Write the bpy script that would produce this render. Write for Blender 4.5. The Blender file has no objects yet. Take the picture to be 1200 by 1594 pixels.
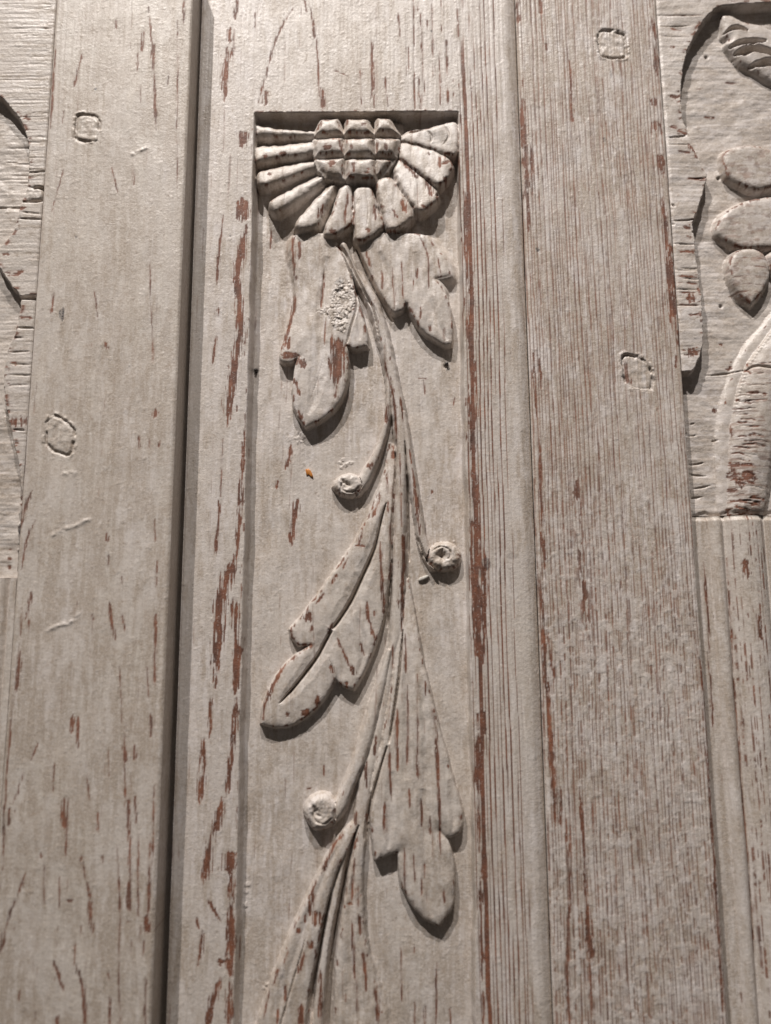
import bpy, math, random
import numpy as np
from mathutils import Matrix, Vector

# ------------------------------------------------------------------ camera
S = 0.0004                      # metres per unit (one unit = one photo pixel at the middle of the wood)
FPX = 1250.0                    # focal length in photo pixels (photo 1200 x 1594)
DIST = 0.5                      # camera to wood, metres
PITCH, ROLL = 9.5, -0.38        # looking slightly upwards
scn = bpy.context.scene
cd = bpy.data.cameras.new('camera'); cam = bpy.data.objects.new('camera', cd)
scn.collection.objects.link(cam); scn.camera = cam
cd.sensor_fit = 'VERTICAL'; cd.sensor_height = 36.0; cd.lens = FPX/1594.0*36.0
cd.clip_start = 0.01; cd.clip_end = 50
Rm = Matrix.Rotation(math.radians(90+PITCH), 3, 'X') @ Matrix.Rotation(math.radians(ROLL), 3, 'Z')
fwd = Rm @ Vector((0, 0, -1))
cpos = -DIST*fwd
cam.matrix_world = Matrix.Translation(cpos) @ Rm.to_4x4()
cd.dof.use_dof = True; cd.dof.focus_distance = 0.515; cd.dof.aperture_fstop = 3.0
RN = np.array(Rm); CN = np.array(cpos)

# ------------------------------------------------------------------ light
w = bpy.data.worlds.new('World'); scn.world = w; w.use_nodes = True
bg = w.node_tree.nodes['Background']
bg.inputs[0].default_value = (1.0, 0.90, 0.83, 1); bg.inputs[1].default_value = 0.062
for lx, ly, lz, en in ((-0.90, -1.45, 2.70, 350), (0.02, -1.40, 2.76, 275)):      # two neighbouring gallery spots, high up
    ld = bpy.data.lights.new('gallery_spot', 'SPOT'); lamp = bpy.data.objects.new('gallery_spot', ld)
    scn.collection.objects.link(lamp)
    lamp.location = (lx, ly, lz)
    lamp.rotation_euler = (Vector((0.02, 0, 0.10))-lamp.location).to_track_quat('-Z', 'Y').to_euler()
    ld.energy = en; ld.color = (1.0, 0.945, 0.895); ld.shadow_soft_size = 0.02
    ld.spot_size = math.radians(26); ld.spot_blend = 1.0
scn.view_settings.view_transform = 'Standard'; scn.view_settings.look = 'None'
scn.view_settings.exposure = 0.0; scn.view_settings.gamma = 1.0

# ------------------------------------------------------------------ photo pixel -> point on the wood (u right, v down, h towards the viewer)
def uv(p, h=0.0):
    p = np.atleast_2d(np.asarray(p, float))
    d = np.stack([(p[:, 0]-600)/FPX, (797-p[:, 1])/FPX, -np.ones(len(p))], 1) @ RN.T
    t = (-h*S-CN[1])/d[:, 1]
    X = CN[0]+t*d[:, 0]; Z = CN[2]+t*d[:, 2]
    return np.stack([600+X/S, 797-Z/S], 1)
def Zm(x0, y0, s, pts): return [(x0+p[0]/s, y0+p[1]/s)+tuple(p[2:]) for p in pts]
A1 = lambda p: Zm(370, 140, 3, p)
A2 = lambda p: Zm(370, 340, 3, p)
A3 = lambda p: Zm(370, 620, 3, p)
A4 = lambda p: Zm(370, 880, 3, p)
A5 = lambda p: Zm(370, 1160, 3, p)
L1 = lambda p: Zm(0, 0, 3, p)
L2 = lambda p: Zm(0, 500, 3, p)
L3 = lambda p: Zm(0, 1000, 2.6825, p)
Q1 = lambda p: Zm(750, 0, 2.6667, p)
Q2 = lambda p: Zm(750, 400, 2.6667, p)
Q3 = lambda p: Zm(750, 800, 2.6667, p)
Q4 = lambda p: Zm(750, 1150, 2.6667, p)

# ------------------------------------------------------------------ noise
def vnoise(x, y, seed):
    r = np.random.RandomState(seed).rand(256, 256).astype(np.float32)
    xi = np.floor(x); yi = np.floor(y)
    fx = (x-xi).astype(np.float32); fy = (y-yi).astype(np.float32)
    fx = fx*fx*(3-2*fx); fy = fy*fy*(3-2*fy)
    x0 = xi.astype(np.int64) & 255; y0 = yi.astype(np.int64) & 255
    x1 = (x0+1) & 255; y1 = (y0+1) & 255
    return (r[y0, x0]*(1-fx)+r[y0, x1]*fx)*(1-fy)+(r[y1, x0]*(1-fx)+r[y1, x1]*fx)*fy
def fbm(x, y, seed, o=4, g=0.5):
    s = 0; a = 1; t = 0
    for i in range(o):
        s = s+a*vnoise(x*2**i+17.3*i, y*2**i+9.1*i, seed+i); t += a; a *= g
    return s/t
def sst(a, b, x):
    t = np.clip((x-a)/(b-a), 0, 1); return t*t*(3-2*t)

# ------------------------------------------------------------------ fields
class Field: pass
def make_field(u0, u1, v0, v1, step):
    F = Field()
    nu = int(round((u1-u0)/step))+1; nv = int(round((v1-v0)/step))+1
    F.us = np.linspace(u0, u1, nu); F.vs = np.linspace(v0, v1, nv)
    F.U, F.V = np.meshgrid(F.us, F.vs)
    F.U = F.U.astype(np.float32); F.V = F.V.astype(np.float32)
    F.H = np.zeros_like(F.U); F.part = np.zeros(F.U.shape, np.int32)
    for k in ('wear', 'dirt', 'stain', 'tone', 'cut'): setattr(F, k, np.zeros_like(F.U))
    F.step = step
    return F
def sub(F, P, m):
    P = np.asarray(P)
    i0 = np.searchsorted(F.us, P[:, 0].min()-m); i1 = np.searchsorted(F.us, P[:, 0].max()+m)
    j0 = np.searchsorted(F.vs, P[:, 1].min()-m); j1 = np.searchsorted(F.vs, P[:, 1].max()+m)
    return (slice(j0, j1), slice(i0, i1))
def crom(P, closed, n=5):
    P = np.asarray(P, float); N = len(P); out = []
    for i in range(N if closed else N-1):
        g = (lambda k: P[k % N]) if closed else (lambda k: P[min(max(k, 0), N-1)])
        p0, p1, p2, p3 = g(i-1), g(i), g(i+1), g(i+2)
        if np.hypot(*(p2-p1)[:2]) < 1e-6: continue
        m1 = (p2-p0)*.5; m2 = (p3-p1)*.5
        if np.hypot(*(p1-p0)[:2]) < 1e-6: m1 = (p2-p1)*.8
        if np.hypot(*(p3-p2)[:2]) < 1e-6: m2 = (p2-p1)*.8
        L = np.hypot(*(p2-p1)[:2])
        for m in (m1, m2):
            q = np.hypot(*m[:2])
            if q > L*1.4: m *= L*1.4/q
        for k in range(n):
            t = k/n; a = t*t; b = a*t
            out.append((2*b-3*a+1)*p1+(b-2*a+t)*m1+(-2*b+3*a)*p2+(b-a)*m2)
    if not closed: out.append(P[-1])
    return np.array(out)
def seg_dist(U, V, P, closed):
    best = np.full(U.shape, 1e9, np.float32); tt = np.zeros_like(U)
    n = len(P); m = n if closed else n-1
    seg = [np.hypot(*(P[(i+1) % n]-P[i])[:2]) for i in range(m)]
    tot = max(sum(seg), 1e-6); acc = 0
    for i in range(m):
        ax, ay = P[i][:2]; bx, by = P[(i+1) % n][:2]
        dx, dy = bx-ax, by-ay; L2_ = dx*dx+dy*dy
        if L2_ < 1e-9: continue
        t = np.clip(((U-ax)*dx+(V-ay)*dy)/L2_, 0, 1)
        d = (U-ax-t*dx)**2+(V-ay-t*dy)**2
        k = d < best
        best = np.where(k, d, best); tt = np.where(k, (acc+t*seg[i])/tot, tt); acc += seg[i]
    return np.sqrt(best), tt
def poly_sd(U, V, P):
    d, _ = seg_dist(U, V, P, True)
    ins = np.zeros(U.shape, bool); n = len(P)
    for i in range(n):
        ax, ay = P[i][:2]; bx, by = P[(i+1) % n][:2]
        if ay == by: continue
        c = (ay > V) != (by > V)
        ins ^= c & (U < (bx-ax)*(V-ay)/(by-ay)+ax)
    return np.where(ins, d, -d)
def npt(pts, h):
    """photo points (with optional extra columns) to wood coordinates"""
    pts = [tuple(p) for p in pts]; q = uv([p[:2] for p in pts], h)
    if len(pts[0]) > 2: q = np.hstack([q, np.array([p[2:] for p in pts], float)])
    return q
def raise_poly(F, px, top, part, wall=3.5, rnd=2.0, rndw=2.2, dome=0, domew=12, tilt=(0, 0), wear=.6, ground=None, fade=None, wob=1.0, seed=1, smooth=True, wt=None):
    P = npt(px, top)
    if smooth: P = crom(P, True)
    s = sub(F, P, 40 if callable(wall) else wall+8); U, V = F.U[s], F.V[s]
    if U.size == 0: return
    sd = poly_sd(U, V, P)+(fbm(U/9, V/9, 900+seed, 2)-.5)*2*wob
    wl = wall(U, V) if callable(wall) else wall
    prof = sst(0, 1, (sd+wl)/wl)
    c = P.mean(0)
    T = top+dome*(1-np.exp(-np.clip(sd, 0, None)/domew))-rnd*np.exp(-np.clip(sd, 0, None)/rndw)
    T = T+tilt[0]*(U-c[0])/20+tilt[1]*(V-c[1])/20
    G = F.G[s] if ground is None else ground
    T = T+(fbm(U/13, V/22, 930+seed, 2)-.5)*2.4
    if fade is not None: T = G+(T-G)*fade(U, V)
    cand = G+(T-G)*prof
    m = (cand > F.H[s]+.02) & (sd > -wl)
    F.H[s] = np.where(m, cand, F.H[s])
    F.part[s] = np.where(m & (sd > -wl*.85), part, F.part[s])
    ed = np.exp(-((sd-1.2)/2.6)**2)
    n = fbm(U/5, V/10, 50+seed, 4)+.10*sst(2.5, .5, np.abs(sd-1))
    F.wear[s] = np.where(m, np.maximum(F.wear[s]*(sd < 0), np.exp(-((sd-1.6)/3.4)**2)*sst(.80-.25*wear, .90-.25*wear, n)), F.wear[s])
    return P
def tube(F, pts, h, part, pw=2.0, ground=None, wear=.15, seed=3, taper=False):
    """pts: photo x, y, half width; raised rounded strand"""
    P = crom(npt(pts, h*.5), False)
    s = sub(F, P, 24); U, V = F.U[s], F.V[s]
    if U.size == 0: return
    d, t = seg_dist(U, V, P, False)
    L = np.cumsum(np.r_[0, np.hypot(*np.diff(P[:, :2], axis=0).T)]); L /= L[-1]
    hw = np.interp(t, L, P[:, 2])*(1+(fbm(U/12, V/12, seed+70, 2)-.5)*.3)
    x = np.clip(d/np.maximum(hw, .1), 0, 1)
    prof = (1-x**(pw*1.4))**.75
    G = F.G[s] if ground is None else ground
    cand = G+(h-G)*prof if np.ndim(h) == 0 else G+h*prof
    m = (cand > F.H[s]+.05) & (x < 1)
    F.H[s] = np.where(m, cand, F.H[s]); F.part[s] = np.where(m, part, F.part[s])
    n = fbm(U/5, V/16, seed+80, 3)
    F.wear[s] = np.where(m, sst(.8-.25*wear, .9-.25*wear, n)*(x < .7), F.wear[s])
def groove(F, pts, depth, h=-10, wdef=3.0, dirt=.5, asym=0, only=None):
    """pts: photo x, y[, half width]"""
    pts = [tuple(p)+((wdef,) if len(p) < 3 else ()) for p in pts]
    P = crom(npt(pts, h), False)
    s = sub(F, P, 16); U, V = F.U[s], F.V[s]
    if U.size == 0: return
    d, t = seg_dist(U, V, P, False)
    L = np.cumsum(np.r_[0, np.hypot(*np.diff(P[:, :2], axis=0).T)]); L /= L[-1]
    hw = np.maximum(np.interp(t, L, P[:, 2])*(1+(fbm(U/7, V/7, 31, 2)-.5)*.35), .3)
    tp = np.clip(np.minimum(t, 1-t)*L.size*.5, 0, 1)**.5
    g = np.clip(1.0-d/hw, 0, 1)**.85*tp
    F.H[s] -= depth*g
    F.dirt[s] = np.maximum(F.dirt[s], dirt*sst(0, .6, g))  # cut coloured darker towards its middle line
def streak(F, pts, width, h=0, k=1.0, rag=1.0, attr='wear', seed=0, taper=.5, sink=.35):
    """a long patch where the paint has gone; pts in photo pixels"""
    pts = [tuple(p) for p in pts]
    P = npt(pts, h)
    if len(P) > 2: P = crom(P, False, 4)
    s = sub(F, P, width*1.3+4); U, V = F.U[s], F.V[s]
    if U.size == 0: return
    d, t = seg_dist(U, V, P, False)
    tp = np.minimum(1, np.sin(np.clip(t, 0.0, 1)*math.pi)/max(taper, .01)+.15)
    hz = abs(P[-1][0]-P[0][0]) > abs(P[-1][1]-P[0][1])
    a, b = (18., 2.2) if hz else (2.2, 18.)
    n = fbm(U/a, V/b, 300+seed, 3); n2 = fbm(U/(a*.6), V/(b*2.5), 400+seed, 3)
    n3 = fbm(U/(a*.4), V/(b*.45), 450+seed, 3)
    r = width*.40*tp*(1+rag*(n2-.5)*2.6)-.1
    core = sst(-.9, .8, r-d+(n-.5)*rag*min(width, 8)*1.1)
    core = core*sst(.26, .46, n3+.12*(2-rag)+.14*np.clip((r-d)/3, -1, 1))
    hair = sst(1.0, .2, d+(n2-.5)*1.6)*sst(.46, .60, fbm(U/9, V/30, 470+seed, 3))*.8 if not hz else 0
    halo = sst(3.2, -.5, d-r)*.30*sst(.42, .62, n3)
    wv = np.maximum(np.maximum(core, hair), halo)*k
    wv = np.where(t*(1-t) <= 1e-5, wv*(d < width*.5), wv)
    A = getattr(F, attr); A[s] = np.maximum(A[s], wv)
    if attr == 'wear': F.H[s] -= sink*wv
def grain_lines(F, s, spacing, lo, hi, seed, wfac=.2, along=70., warp=8., mask=1.0, hz=False, amp=1.0):
    U, V = (F.V[s], F.U[s]) if hz else (F.U[s], F.V[s])
    ph = (U+(fbm(U/90, V/420, seed, 3)-.5)*2*warp+(fbm(U/30, V/60, seed+3, 2)-.5)*1.0)/spacing
    ph = ph+(vnoise(ph*.9, ph*0+.5, seed+4)-.5)*1.1
    k = np.floor(ph); f = np.abs(ph-k-.5)
    st = vnoise(k*7.31+.5, V/along, seed+6); st2 = vnoise(k*3.7+.5, V/(along*.18), seed+7)
    st3 = vnoise(k*11.3+.5, k*0+3.5, seed+8)
    on = (.45*st+.3*st2+.25*st3)+mask-1.0
    q = sst(lo, hi, on)
    wv = q*sst(.02, -.02, f-wfac*(.25+.75*q))*amp
    F.wear[s] = np.maximum(F.wear[s], wv)
    g = sst(.5, 0, f)
    F.H[s] -= .22*g*(.3+st3)+.3*wv
def common(F, seed, hz=False, grain=.25, tone=.5, bump=1.0):
    U, V = F.U, F.V
    F.tone[:] = .6*fbm(U/120, V/260, seed, 4)+.25*fbm(U/12, V/120, seed+2, 3)+tone-.42
    a, b = (40, 9) if hz else (9, 40)
    F.dirt[:] = np.maximum(F.dirt, sst(.42, .66, .5*fbm(U/60, V/120, seed+5, 4)+.5*fbm(U/a, V/b, seed+9, 4))*.8)
    a, b = (60., 3.0) if hz else (3.0, 60.)
    F.H += (fbm(U/a, V/b, seed+11, 3)-.5)*2*grain
    F.H += (fbm(U/4.2, V/4.2, seed+15, 2)-.5)*.30*bump + (fbm(U/45, V/60, seed+19, 3)-.5)*1.5
    fl = fbm(U/5.5, V/7.5, seed+23, 3); F.H += sst(.70, .78, fl)*.28

# ------------------------------------------------------------------ material
def paint_material(name, hz=False, red=(.185, .070, .040), pale=(.635, .585, .545)):
    m = bpy.data.materials.new(name); m.use_nodes = True
    nt = m.node_tree; N = nt.nodes; L = nt.links
    b = N['Principled BSDF']
    def at(n):
        a = N.new('ShaderNodeAttribute'); a.attribute_name = n; return a.outputs['Fac']
    tc = N.new('ShaderNodeTexCoord')
    mp = N.new('ShaderNodeMapping'); L.new(tc.outputs['Object'], mp.inputs[0])
    mp.inputs['Scale'].default_value = (.12, 1, 1) if hz else (1, 1, .12)
    def noise(scale, det=3, src=None, ro=.55):
        n = N.new('ShaderNodeTexNoise'); n.inputs['Scale'].default_value = scale
        n.inputs['Detail'].default_value = det; n.inputs['Roughness'].default_value = ro
        L.new(src or tc.outputs['Object'], n.inputs['Vector']); return n.outputs['Fac']
    def ramp(src, a, c, ca=(0, 0, 0, 1), cb=(1, 1, 1, 1)):
        r = N.new('ShaderNodeValToRGB'); r.color_ramp.elements[0].position = a; r.color_ramp.elements[1].position = c
        r.color_ramp.elements[0].color = ca; r.color_ramp.elements[1].color = cb; L.new(src, r.inputs[0]); return r.outputs[0]
    def mix(f, a, c, mode='MIX'):
        x = N.new('ShaderNodeMix'); x.data_type = 'RGBA'; x.blend_type = mode
        for s_, i in ((f, 0), (a, 6), (c, 7)):
            if hasattr(s_, 'default_value'): L.new(s_, x.inputs[i])
            else: x.inputs[i].default_value = s_
        return x.outputs[2]
    def mth(op, a, c=0.0, d=None):
        x = N.new('ShaderNodeMath'); x.operation = op
        for i, s_ in enumerate((a, c, d)):
            if s_ is None: continue
            if hasattr(s_, 'default_value'): L.new(s_, x.inputs[i])
            else: x.inputs[i].default_value = s_
        return x.outputs[0]
    v = lambda c, k=1: (c[0]*k, c[1]*k, c[2]*k, 1)
    fine = noise(950, 4); midn = noise(330, 4, None, .65); strand = noise(420, 4, mp.outputs[0]); blot = noise(60, 5, None, .65); speck = noise(330, 2)
    c = mix(ramp(at('tone'), .3, .7), v((pale[0]*.86, pale[1]*.84, pale[2]*.79)), v((pale[0]*1.0, pale[1]*1.0, pale[2]*1.03)))
    c = mix(ramp(blot, .4, .7), c, v((.55, .47, .40), 1), 'MIX') if False else mix(mth('MULTIPLY', ramp(blot, .42, .68), .5), c, v((.50, .425, .355)))
    brush = noise(210, 5, mp.outputs[0], .6)
    c = mix(mth('MULTIPLY', ramp(brush, .50, .66), .45), c, v((.71, .655, .615)))
    c = mix(mth('MULTIPLY', ramp(brush, .48, .34), .45), c, v((.44, .385, .335)))
    dm = mth('MULTIPLY', at('dirt'), ramp(mth('ADD', mth('MULTIPLY', strand, .6), mth('MULTIPLY', midn, .4)), .36, .54))
    c = mix(dm, c, v((.335, .265, .20)))
    c = mix(mth('MULTIPLY', ramp(fine, .36, .66), .42), c, v((.72, .665, .625)))
    c = mix(mth('MULTIPLY', ramp(midn, .46, .68), .42), c, v((.43, .365, .31)))
    c = mix(mth('MULTIPLY', ramp(speck, .66, .74), .35), c, v((.33, .25, .19)))
    redc = mix(ramp(blot, .36, .62), mix(ramp(strand, .3, .7), v((.085, .045, .032)), v((.14, .06, .038))), mix(ramp(strand, .3, .7), v(red, .75), v((red[0]*1.45, red[1]*1.5, red[2]*1.4))))
    wm = mth('MULTIPLY', at('wear'), ramp(fine, .22, .40))
    c = mix(wm, c, redc)
    c = mix(mth('MULTIPLY', at('stain'), ramp(fine, .2, .6)), c, (.035, .032, .034, 1))
    L.new(c, b.inputs['Base Color'])
    L.new(mth('ADD', mth('MULTIPLY', wm, .25), mth('ADD', mth('MULTIPLY', blot, .25), .30)), b.inputs['Roughness'])
    b.inputs['Specular IOR Level'].default_value = .5
    bp = N.new('ShaderNodeBump'); bp.inputs['Strength'].default_value = .65; bp.inputs['Distance'].default_value = .00022
    L.new(mth('ADD', noise(1500, 3), mth('MULTIPLY', noise(620, 2), 1.2)), bp.inputs['Height'])
    b2 = N.new('ShaderNodeBump'); b2.inputs['Strength'].default_value = .55; b2.inputs['Distance'].default_value = .00025
    L.new(strand, b2.inputs['Height']); L.new(bp.outputs[0], b2.inputs['Normal'])
    L.new(b2.outputs[0], b.inputs['Normal'])
    return m
M_V = paint_material('worn_paint_upright_grain')
M_H = paint_material('worn_paint_level_grain', True)
def flat_mat(name, col, rough=.6, scale=900):
    m = bpy.data.materials.new(name); m.use_nodes = True; nt = m.node_tree; b = nt.nodes['Principled BSDF']
    n = nt.nodes.new('ShaderNodeTexNoise'); n.inputs['Scale'].default_value = scale
    tc = nt.nodes.new('ShaderNodeTexCoord'); nt.links.new(tc.outputs['Object'], n.inputs['Vector'])
    r = nt.nodes.new('ShaderNodeValToRGB'); nt.links.new(n.outputs['Fac'], r.inputs[0])
    r.color_ramp.elements[0].position = .3; r.color_ramp.elements[1].position = .7
    r.color_ramp.elements[0].color = (col[0]*.6, col[1]*.6, col[2]*.6, 1); r.color_ramp.elements[1].color = (*col, 1)
    nt.links.new(r.outputs[0], b.inputs['Base Color']); b.inputs['Roughness'].default_value = rough
    return m

# ------------------------------------------------------------------ objects
def thing(name, label, cat, loc, group=None):
    o = bpy.data.objects.new(name, None); scn.collection.objects.link(o)
    o.location = loc; o['label'] = label; o['category'] = cat; o.empty_display_size = .02
    if group: o['group'] = group
    return o
ATTR = ('wear', 'dirt', 'stain', 'tone')
def mesh_obj(name, co, quads, mat, parent, attrs=None, label=None):
    me = bpy.data.meshes.new(name)
    off = np.array(parent_loc(parent)); co = (co-off).astype(np.float32)
    nq = len(quads)
    me.vertices.add(len(co)); me.vertices.foreach_set('co', co.ravel())
    me.loops.add(nq*4); me.loops.foreach_set('vertex_index', quads.astype(np.int32).ravel())
    me.polygons.add(nq); me.polygons.foreach_set('loop_start', np.arange(0, nq*4, 4, dtype=np.int32))
    me.polygons.foreach_set('loop_total', np.full(nq, 4, np.int32))
    me.polygons.foreach_set('use_smooth', np.ones(nq, bool))
    me.update(calc_edges=True)
    if attrs:
        for k, a in attrs.items():
            me.attributes.new(k, 'FLOAT', 'POINT').data.foreach_set('value', a.astype(np.float32).ravel())
    me.materials.append(mat)
    o = bpy.data.objects.new(name, me); scn.collection.objects.link(o)
    o.parent = parent
    if label: o['label'] = label
    return o
def parent_loc(p):
    v = Vector((0, 0, 0))
    while p is not None: v += p.location; p = p.parent
    return v
def to_world(u, v, h): return np.stack([(u-600)*S, -h*S, (797-v)*S], -1)
def build_field(F, root, parts, mat, back=-60, keep=None):
    """parts: id -> (name, parent key or None, label). One mesh object per part."""
    nv, nu = F.U.shape
    co = to_world(F.U.astype(float), F.V.astype(float), F.H.astype(float)).reshape(-1, 3)
    idx = np.arange(nv*nu).reshape(nv, nu)
    q = np.stack([idx[1:, :-1], idx[1:, 1:], idx[:-1, 1:], idx[:-1, :-1]], -1).reshape(-1, 4)
    pf = np.maximum(np.maximum(F.part[1:, :-1], F.part[1:, 1:]), np.maximum(F.part[:-1, 1:], F.part[:-1, :-1])).reshape(-1)
    if keep is not None:
        k = (keep[1:, :-1] & keep[1:, 1:] & keep[:-1, 1:] & keep[:-1, :-1]).reshape(-1)
        q = q[k]; pf = pf[k]
    made = {}
    for pid, (name, par, label) in parts.items():
        f = q[pf == pid]
        if not len(f): print('EMPTY PART', name, pid); continue
        u_, inv = np.unique(f, return_inverse=True)
        at = {a: getattr(F, a).reshape(-1)[u_] for a in ATTR}
        made[pid] = mesh_obj(name, co[u_], inv.reshape(-1, 4), mat, made[par] if par is not None else root, at, label)
    # sides and back of the board
    ring = np.r_[idx[0, :], idx[1:, -1], idx[-1, -2::-1], idx[-2:0:-1, 0]]
    n = len(ring); rows = 6; base = co[ring]
    R = []
    A = {a: [] for a in ATTR}
    for r in range(rows):
        t = r/(rows-1); c = base.copy()
        c[:, 1] = base[:, 1]*(1-t)+(-back*S)*t
        R.append(c)
        for a in ATTR:
            x = getattr(F, a).reshape(-1)[ring]
            A[a].append(x*(1-t) if a == 'wear' else np.maximum(x, .75*t+.25) if a == 'dirt' else x)  # sides coloured darker towards the back
    co2 = np.concatenate(R); i = np.arange(n); j = (i+1) % n
    qs = np.concatenate([np.stack([r*n+i, r*n+j, (r+1)*n+j, (r+1)*n+i], -1) for r in range(rows-1)])
    mesh_obj('board_edge', co2, qs[:, ::-1], mat, root, {a: np.concatenate(A[a]) for a in ATTR})
    return made

# ------------------------------------------------------------------ near-black backing sheet added behind the boards to blacken the gaps
def plain_box(name, u0, u1, v0, v1, h0, h1, mat, parent=None):
    c = np.array([to_world(np.array(u), np.array(v), np.array(h)) for h in (h0, h1) for v in (v0, v1) for u in (u0, u1)])
    q = np.array([(0, 1, 3, 2), (4, 6, 7, 5), (0, 4, 5, 1), (2, 3, 7, 6), (0, 2, 6, 4), (1, 5, 7, 3)])
    return mesh_obj(name, c, q, mat, parent)
wl = plain_box('wall', -400, 1700, -400, 1900, -110, -72, flat_mat('dark_backing', (.05, .04, .035), .9))
wl['kind'] = 'structure'
V0, V1 = -150, 1575

# ------------------------------------------------------------------ centre board with the carving
F = make_field(286, 831.5, V0, V1, 1.2)
U, V = F.U, F.V
uL = 380.5+(fbm(V/40, V*0, 11, 3)-.5)*3; uR = 729+(fbm(V/60, V*0, 13, 3)-.5)*5-5*sst(1200, 1528, V); vT = 107+(fbm(U/25, V*0, 17, 3)-.5)*2.5
depth = np.interp(V, [106, 500, 1000, 1500], [29, 26, 21, 18]).astype(np.float32)
a = sst(0, 1, (U-uL)/6.5); b_ = sst(0, 1, (uR-U)/5); c_ = sst(0, 1, (V-vT)/3.0)
rec = a*b_*c_
F.G = -depth+(fbm(U/35, V/55, 21, 3)-.5)*3
F.H[:] = F.G*rec
inside = (U > uL-.5) & (U < uR+.5) & (V > vT-.5)
F.part[:] = np.where(inside, 1, 0)
rimd = np.minimum(np.minimum(np.abs(U-uL+1), np.abs(uR+1-U)), np.where((U > uL) & (U < uR), np.abs(vT-1-V), 99))
F.wear[:] = np.where(~inside, np.exp(-(rimd/2.)**2)*sst(.62, .7, fbm(U/6, V/20, 23, 3)), 0)
# long edges of the board
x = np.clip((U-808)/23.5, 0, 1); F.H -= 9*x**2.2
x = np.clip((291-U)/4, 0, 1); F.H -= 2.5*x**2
F.dirt[:] = .55*sst(812, 826, U)+.9*sst(828, 831, U)  # rounded right edge: its turned-away shading and greyish dirt put into the colour
common(F, 100, tone=.62); F.dirt = np.maximum(F.dirt, .65*sst(1000, 1350, V)*inside*sst(.38, .55, fbm(U/40, V/80, 107, 5)))  # sunken ground coloured browner in blotches towards the bottom
base_part = F.part.copy()

# --- leaves and stem, lowest first
TOPL = -11
fadeA = lambda u, v: np.clip(.66+.34*sst(400, 560, v+(u-470)*.9), 0, 1)
leafA = A2([(395, 60), (340, 60), (262, 75), (250, 140), (262, 230), (268, 330), (250, 440), (222, 540), (197, 615), (195, 650), (215, 668), (250, 668), (285, 640), (285, 640), (266, 690), (255, 790), (262, 880), (290, 935), (318, 972), (318, 972), (400, 930), (470, 860), (505, 780), (516, 690), (512, 595), (512, 595), (550, 606), (604, 592), (604, 592), (602, 530), (580, 440), (553, 345), (530, 255), (505, 185), (475, 120), (440, 80)])
wallA = lambda u, v: 3.2+16*sst(470, 400, u+(v-430)*.12)*sst(520, 470, v)
raise_poly(F, leafA, -7, 40, wall=wallA, rnd=2.2, rndw=2.5, dome=2, domew=22, wear=.75, seed=4, fade=fadeA)
leafB = A2([(560, 90), (600, 60), (760, 60), (870, 70), (930, 130), (975, 190), (992, 250), (985, 262), (925, 278), (925, 278), (955, 320), (985, 385), (1003, 480), (1000, 585), (1000, 585), (960, 587), (870, 525), (812, 445), (792, 398), (785, 392), (785, 392), (770, 420), (735, 437), (735, 437), (712, 415), (670, 350), (620, 255), (580, 170)])
wallB = lambda u, v: 3.2+14*sst(655, 690, u)*sst(445, 405, v)
raise_poly(F, leafB, -9, 41, wall=wallB, rnd=2.2, rndw=2.6, dome=2, domew=20, wear=.6, seed=5, fade=lambda u, v: np.clip(.78+.22*sst(370, 480, v+(u-610)*.3), 0, 1))
leafD = A3([(705, 200), (690, 310), (655, 430), (600, 565), (530, 690), (460, 790), (390, 890), (325, 975), (280, 1035)])+A4([(240, 300), (240, 300), (250, 335), (285, 372), (340, 374), (340, 374), (275, 415), (205, 485), (150, 565), (115, 655), (105, 742), (105, 742), (170, 757), (250, 747), (330, 702), (400, 625), (457, 530), (457, 530), (490, 562), (540, 580), (540, 580), (580, 515), (618, 430), (652, 345), (683, 230), (700, 110)])+A3([(716, 800), (724, 600), (735, 420), (741, 250)])
raise_poly(F, leafD, -7, 42, wall=3.2, rnd=2.4, rndw=2.8, dome=1.8, domew=22, wear=.7, seed=6, fade=lambda u, v: .05+.95*sst(650, 830, v))
leafF = A4([(745, 330), (790, 60), (822, 200), (860, 425), (902, 600), (940, 755), (978, 890)])+A5([(1016, 190), (1046, 290), (1050, 370), (1034, 415), (1034, 415), (1000, 432), (960, 424), (944, 400), (944, 400), (985, 455), (1008, 560), (1010, 670), (998, 770), (942, 850), (942, 850), (880, 822), (805, 735), (762, 640), (748, 505), (748, 505), (700, 518), (645, 542), (645, 542), (632, 470), (620, 330), (625, 200), (655, 40)])+A4([(670, 840), (695, 690), (722, 540)])
raise_poly(F, leafF, -4, 43, wall=3.2, rnd=2.5, rndw=3, dome=3.5, domew=16, wear=.35, seed=7, fade=lambda u, v: .35+.65*sst(885, 1060, v))
leafH = A5([(560, 360), (495, 405), (425, 515), (345, 675), (272, 830), (195, 1010), (150, 1130), (95, 1300), (40, 1480), (320, 1480), (335, 1180), (368, 985), (398, 830), (435, 670), (490, 530), (560, 400)])
raise_poly(F, leafH, -4, 44, wall=4, rnd=2.2, rndw=3, dome=1.5, wear=.6, seed=8, fade=lambda u, v: .6+.4*sst(1220, 1330, v))
leafK = A5([(570, 360), (535, 520), (508, 680), (482, 850), (462, 1000), (450, 1300), (445, 1480), (720, 1480), (690, 1290), (650, 1150), (620, 1015), (594, 880), (580, 700), (585, 500), (606, 330)])
raise_poly(F, leafK, -5, 45, wall=lambda u, v: 3.5+8*sst(560, 580, u)*sst(1430, 1500, v), rnd=2.2, rndw=3, dome=1.5, wear=.45, seed=9, fade=lambda u, v: .8+.2*sst(1240, 1330, v))
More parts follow.
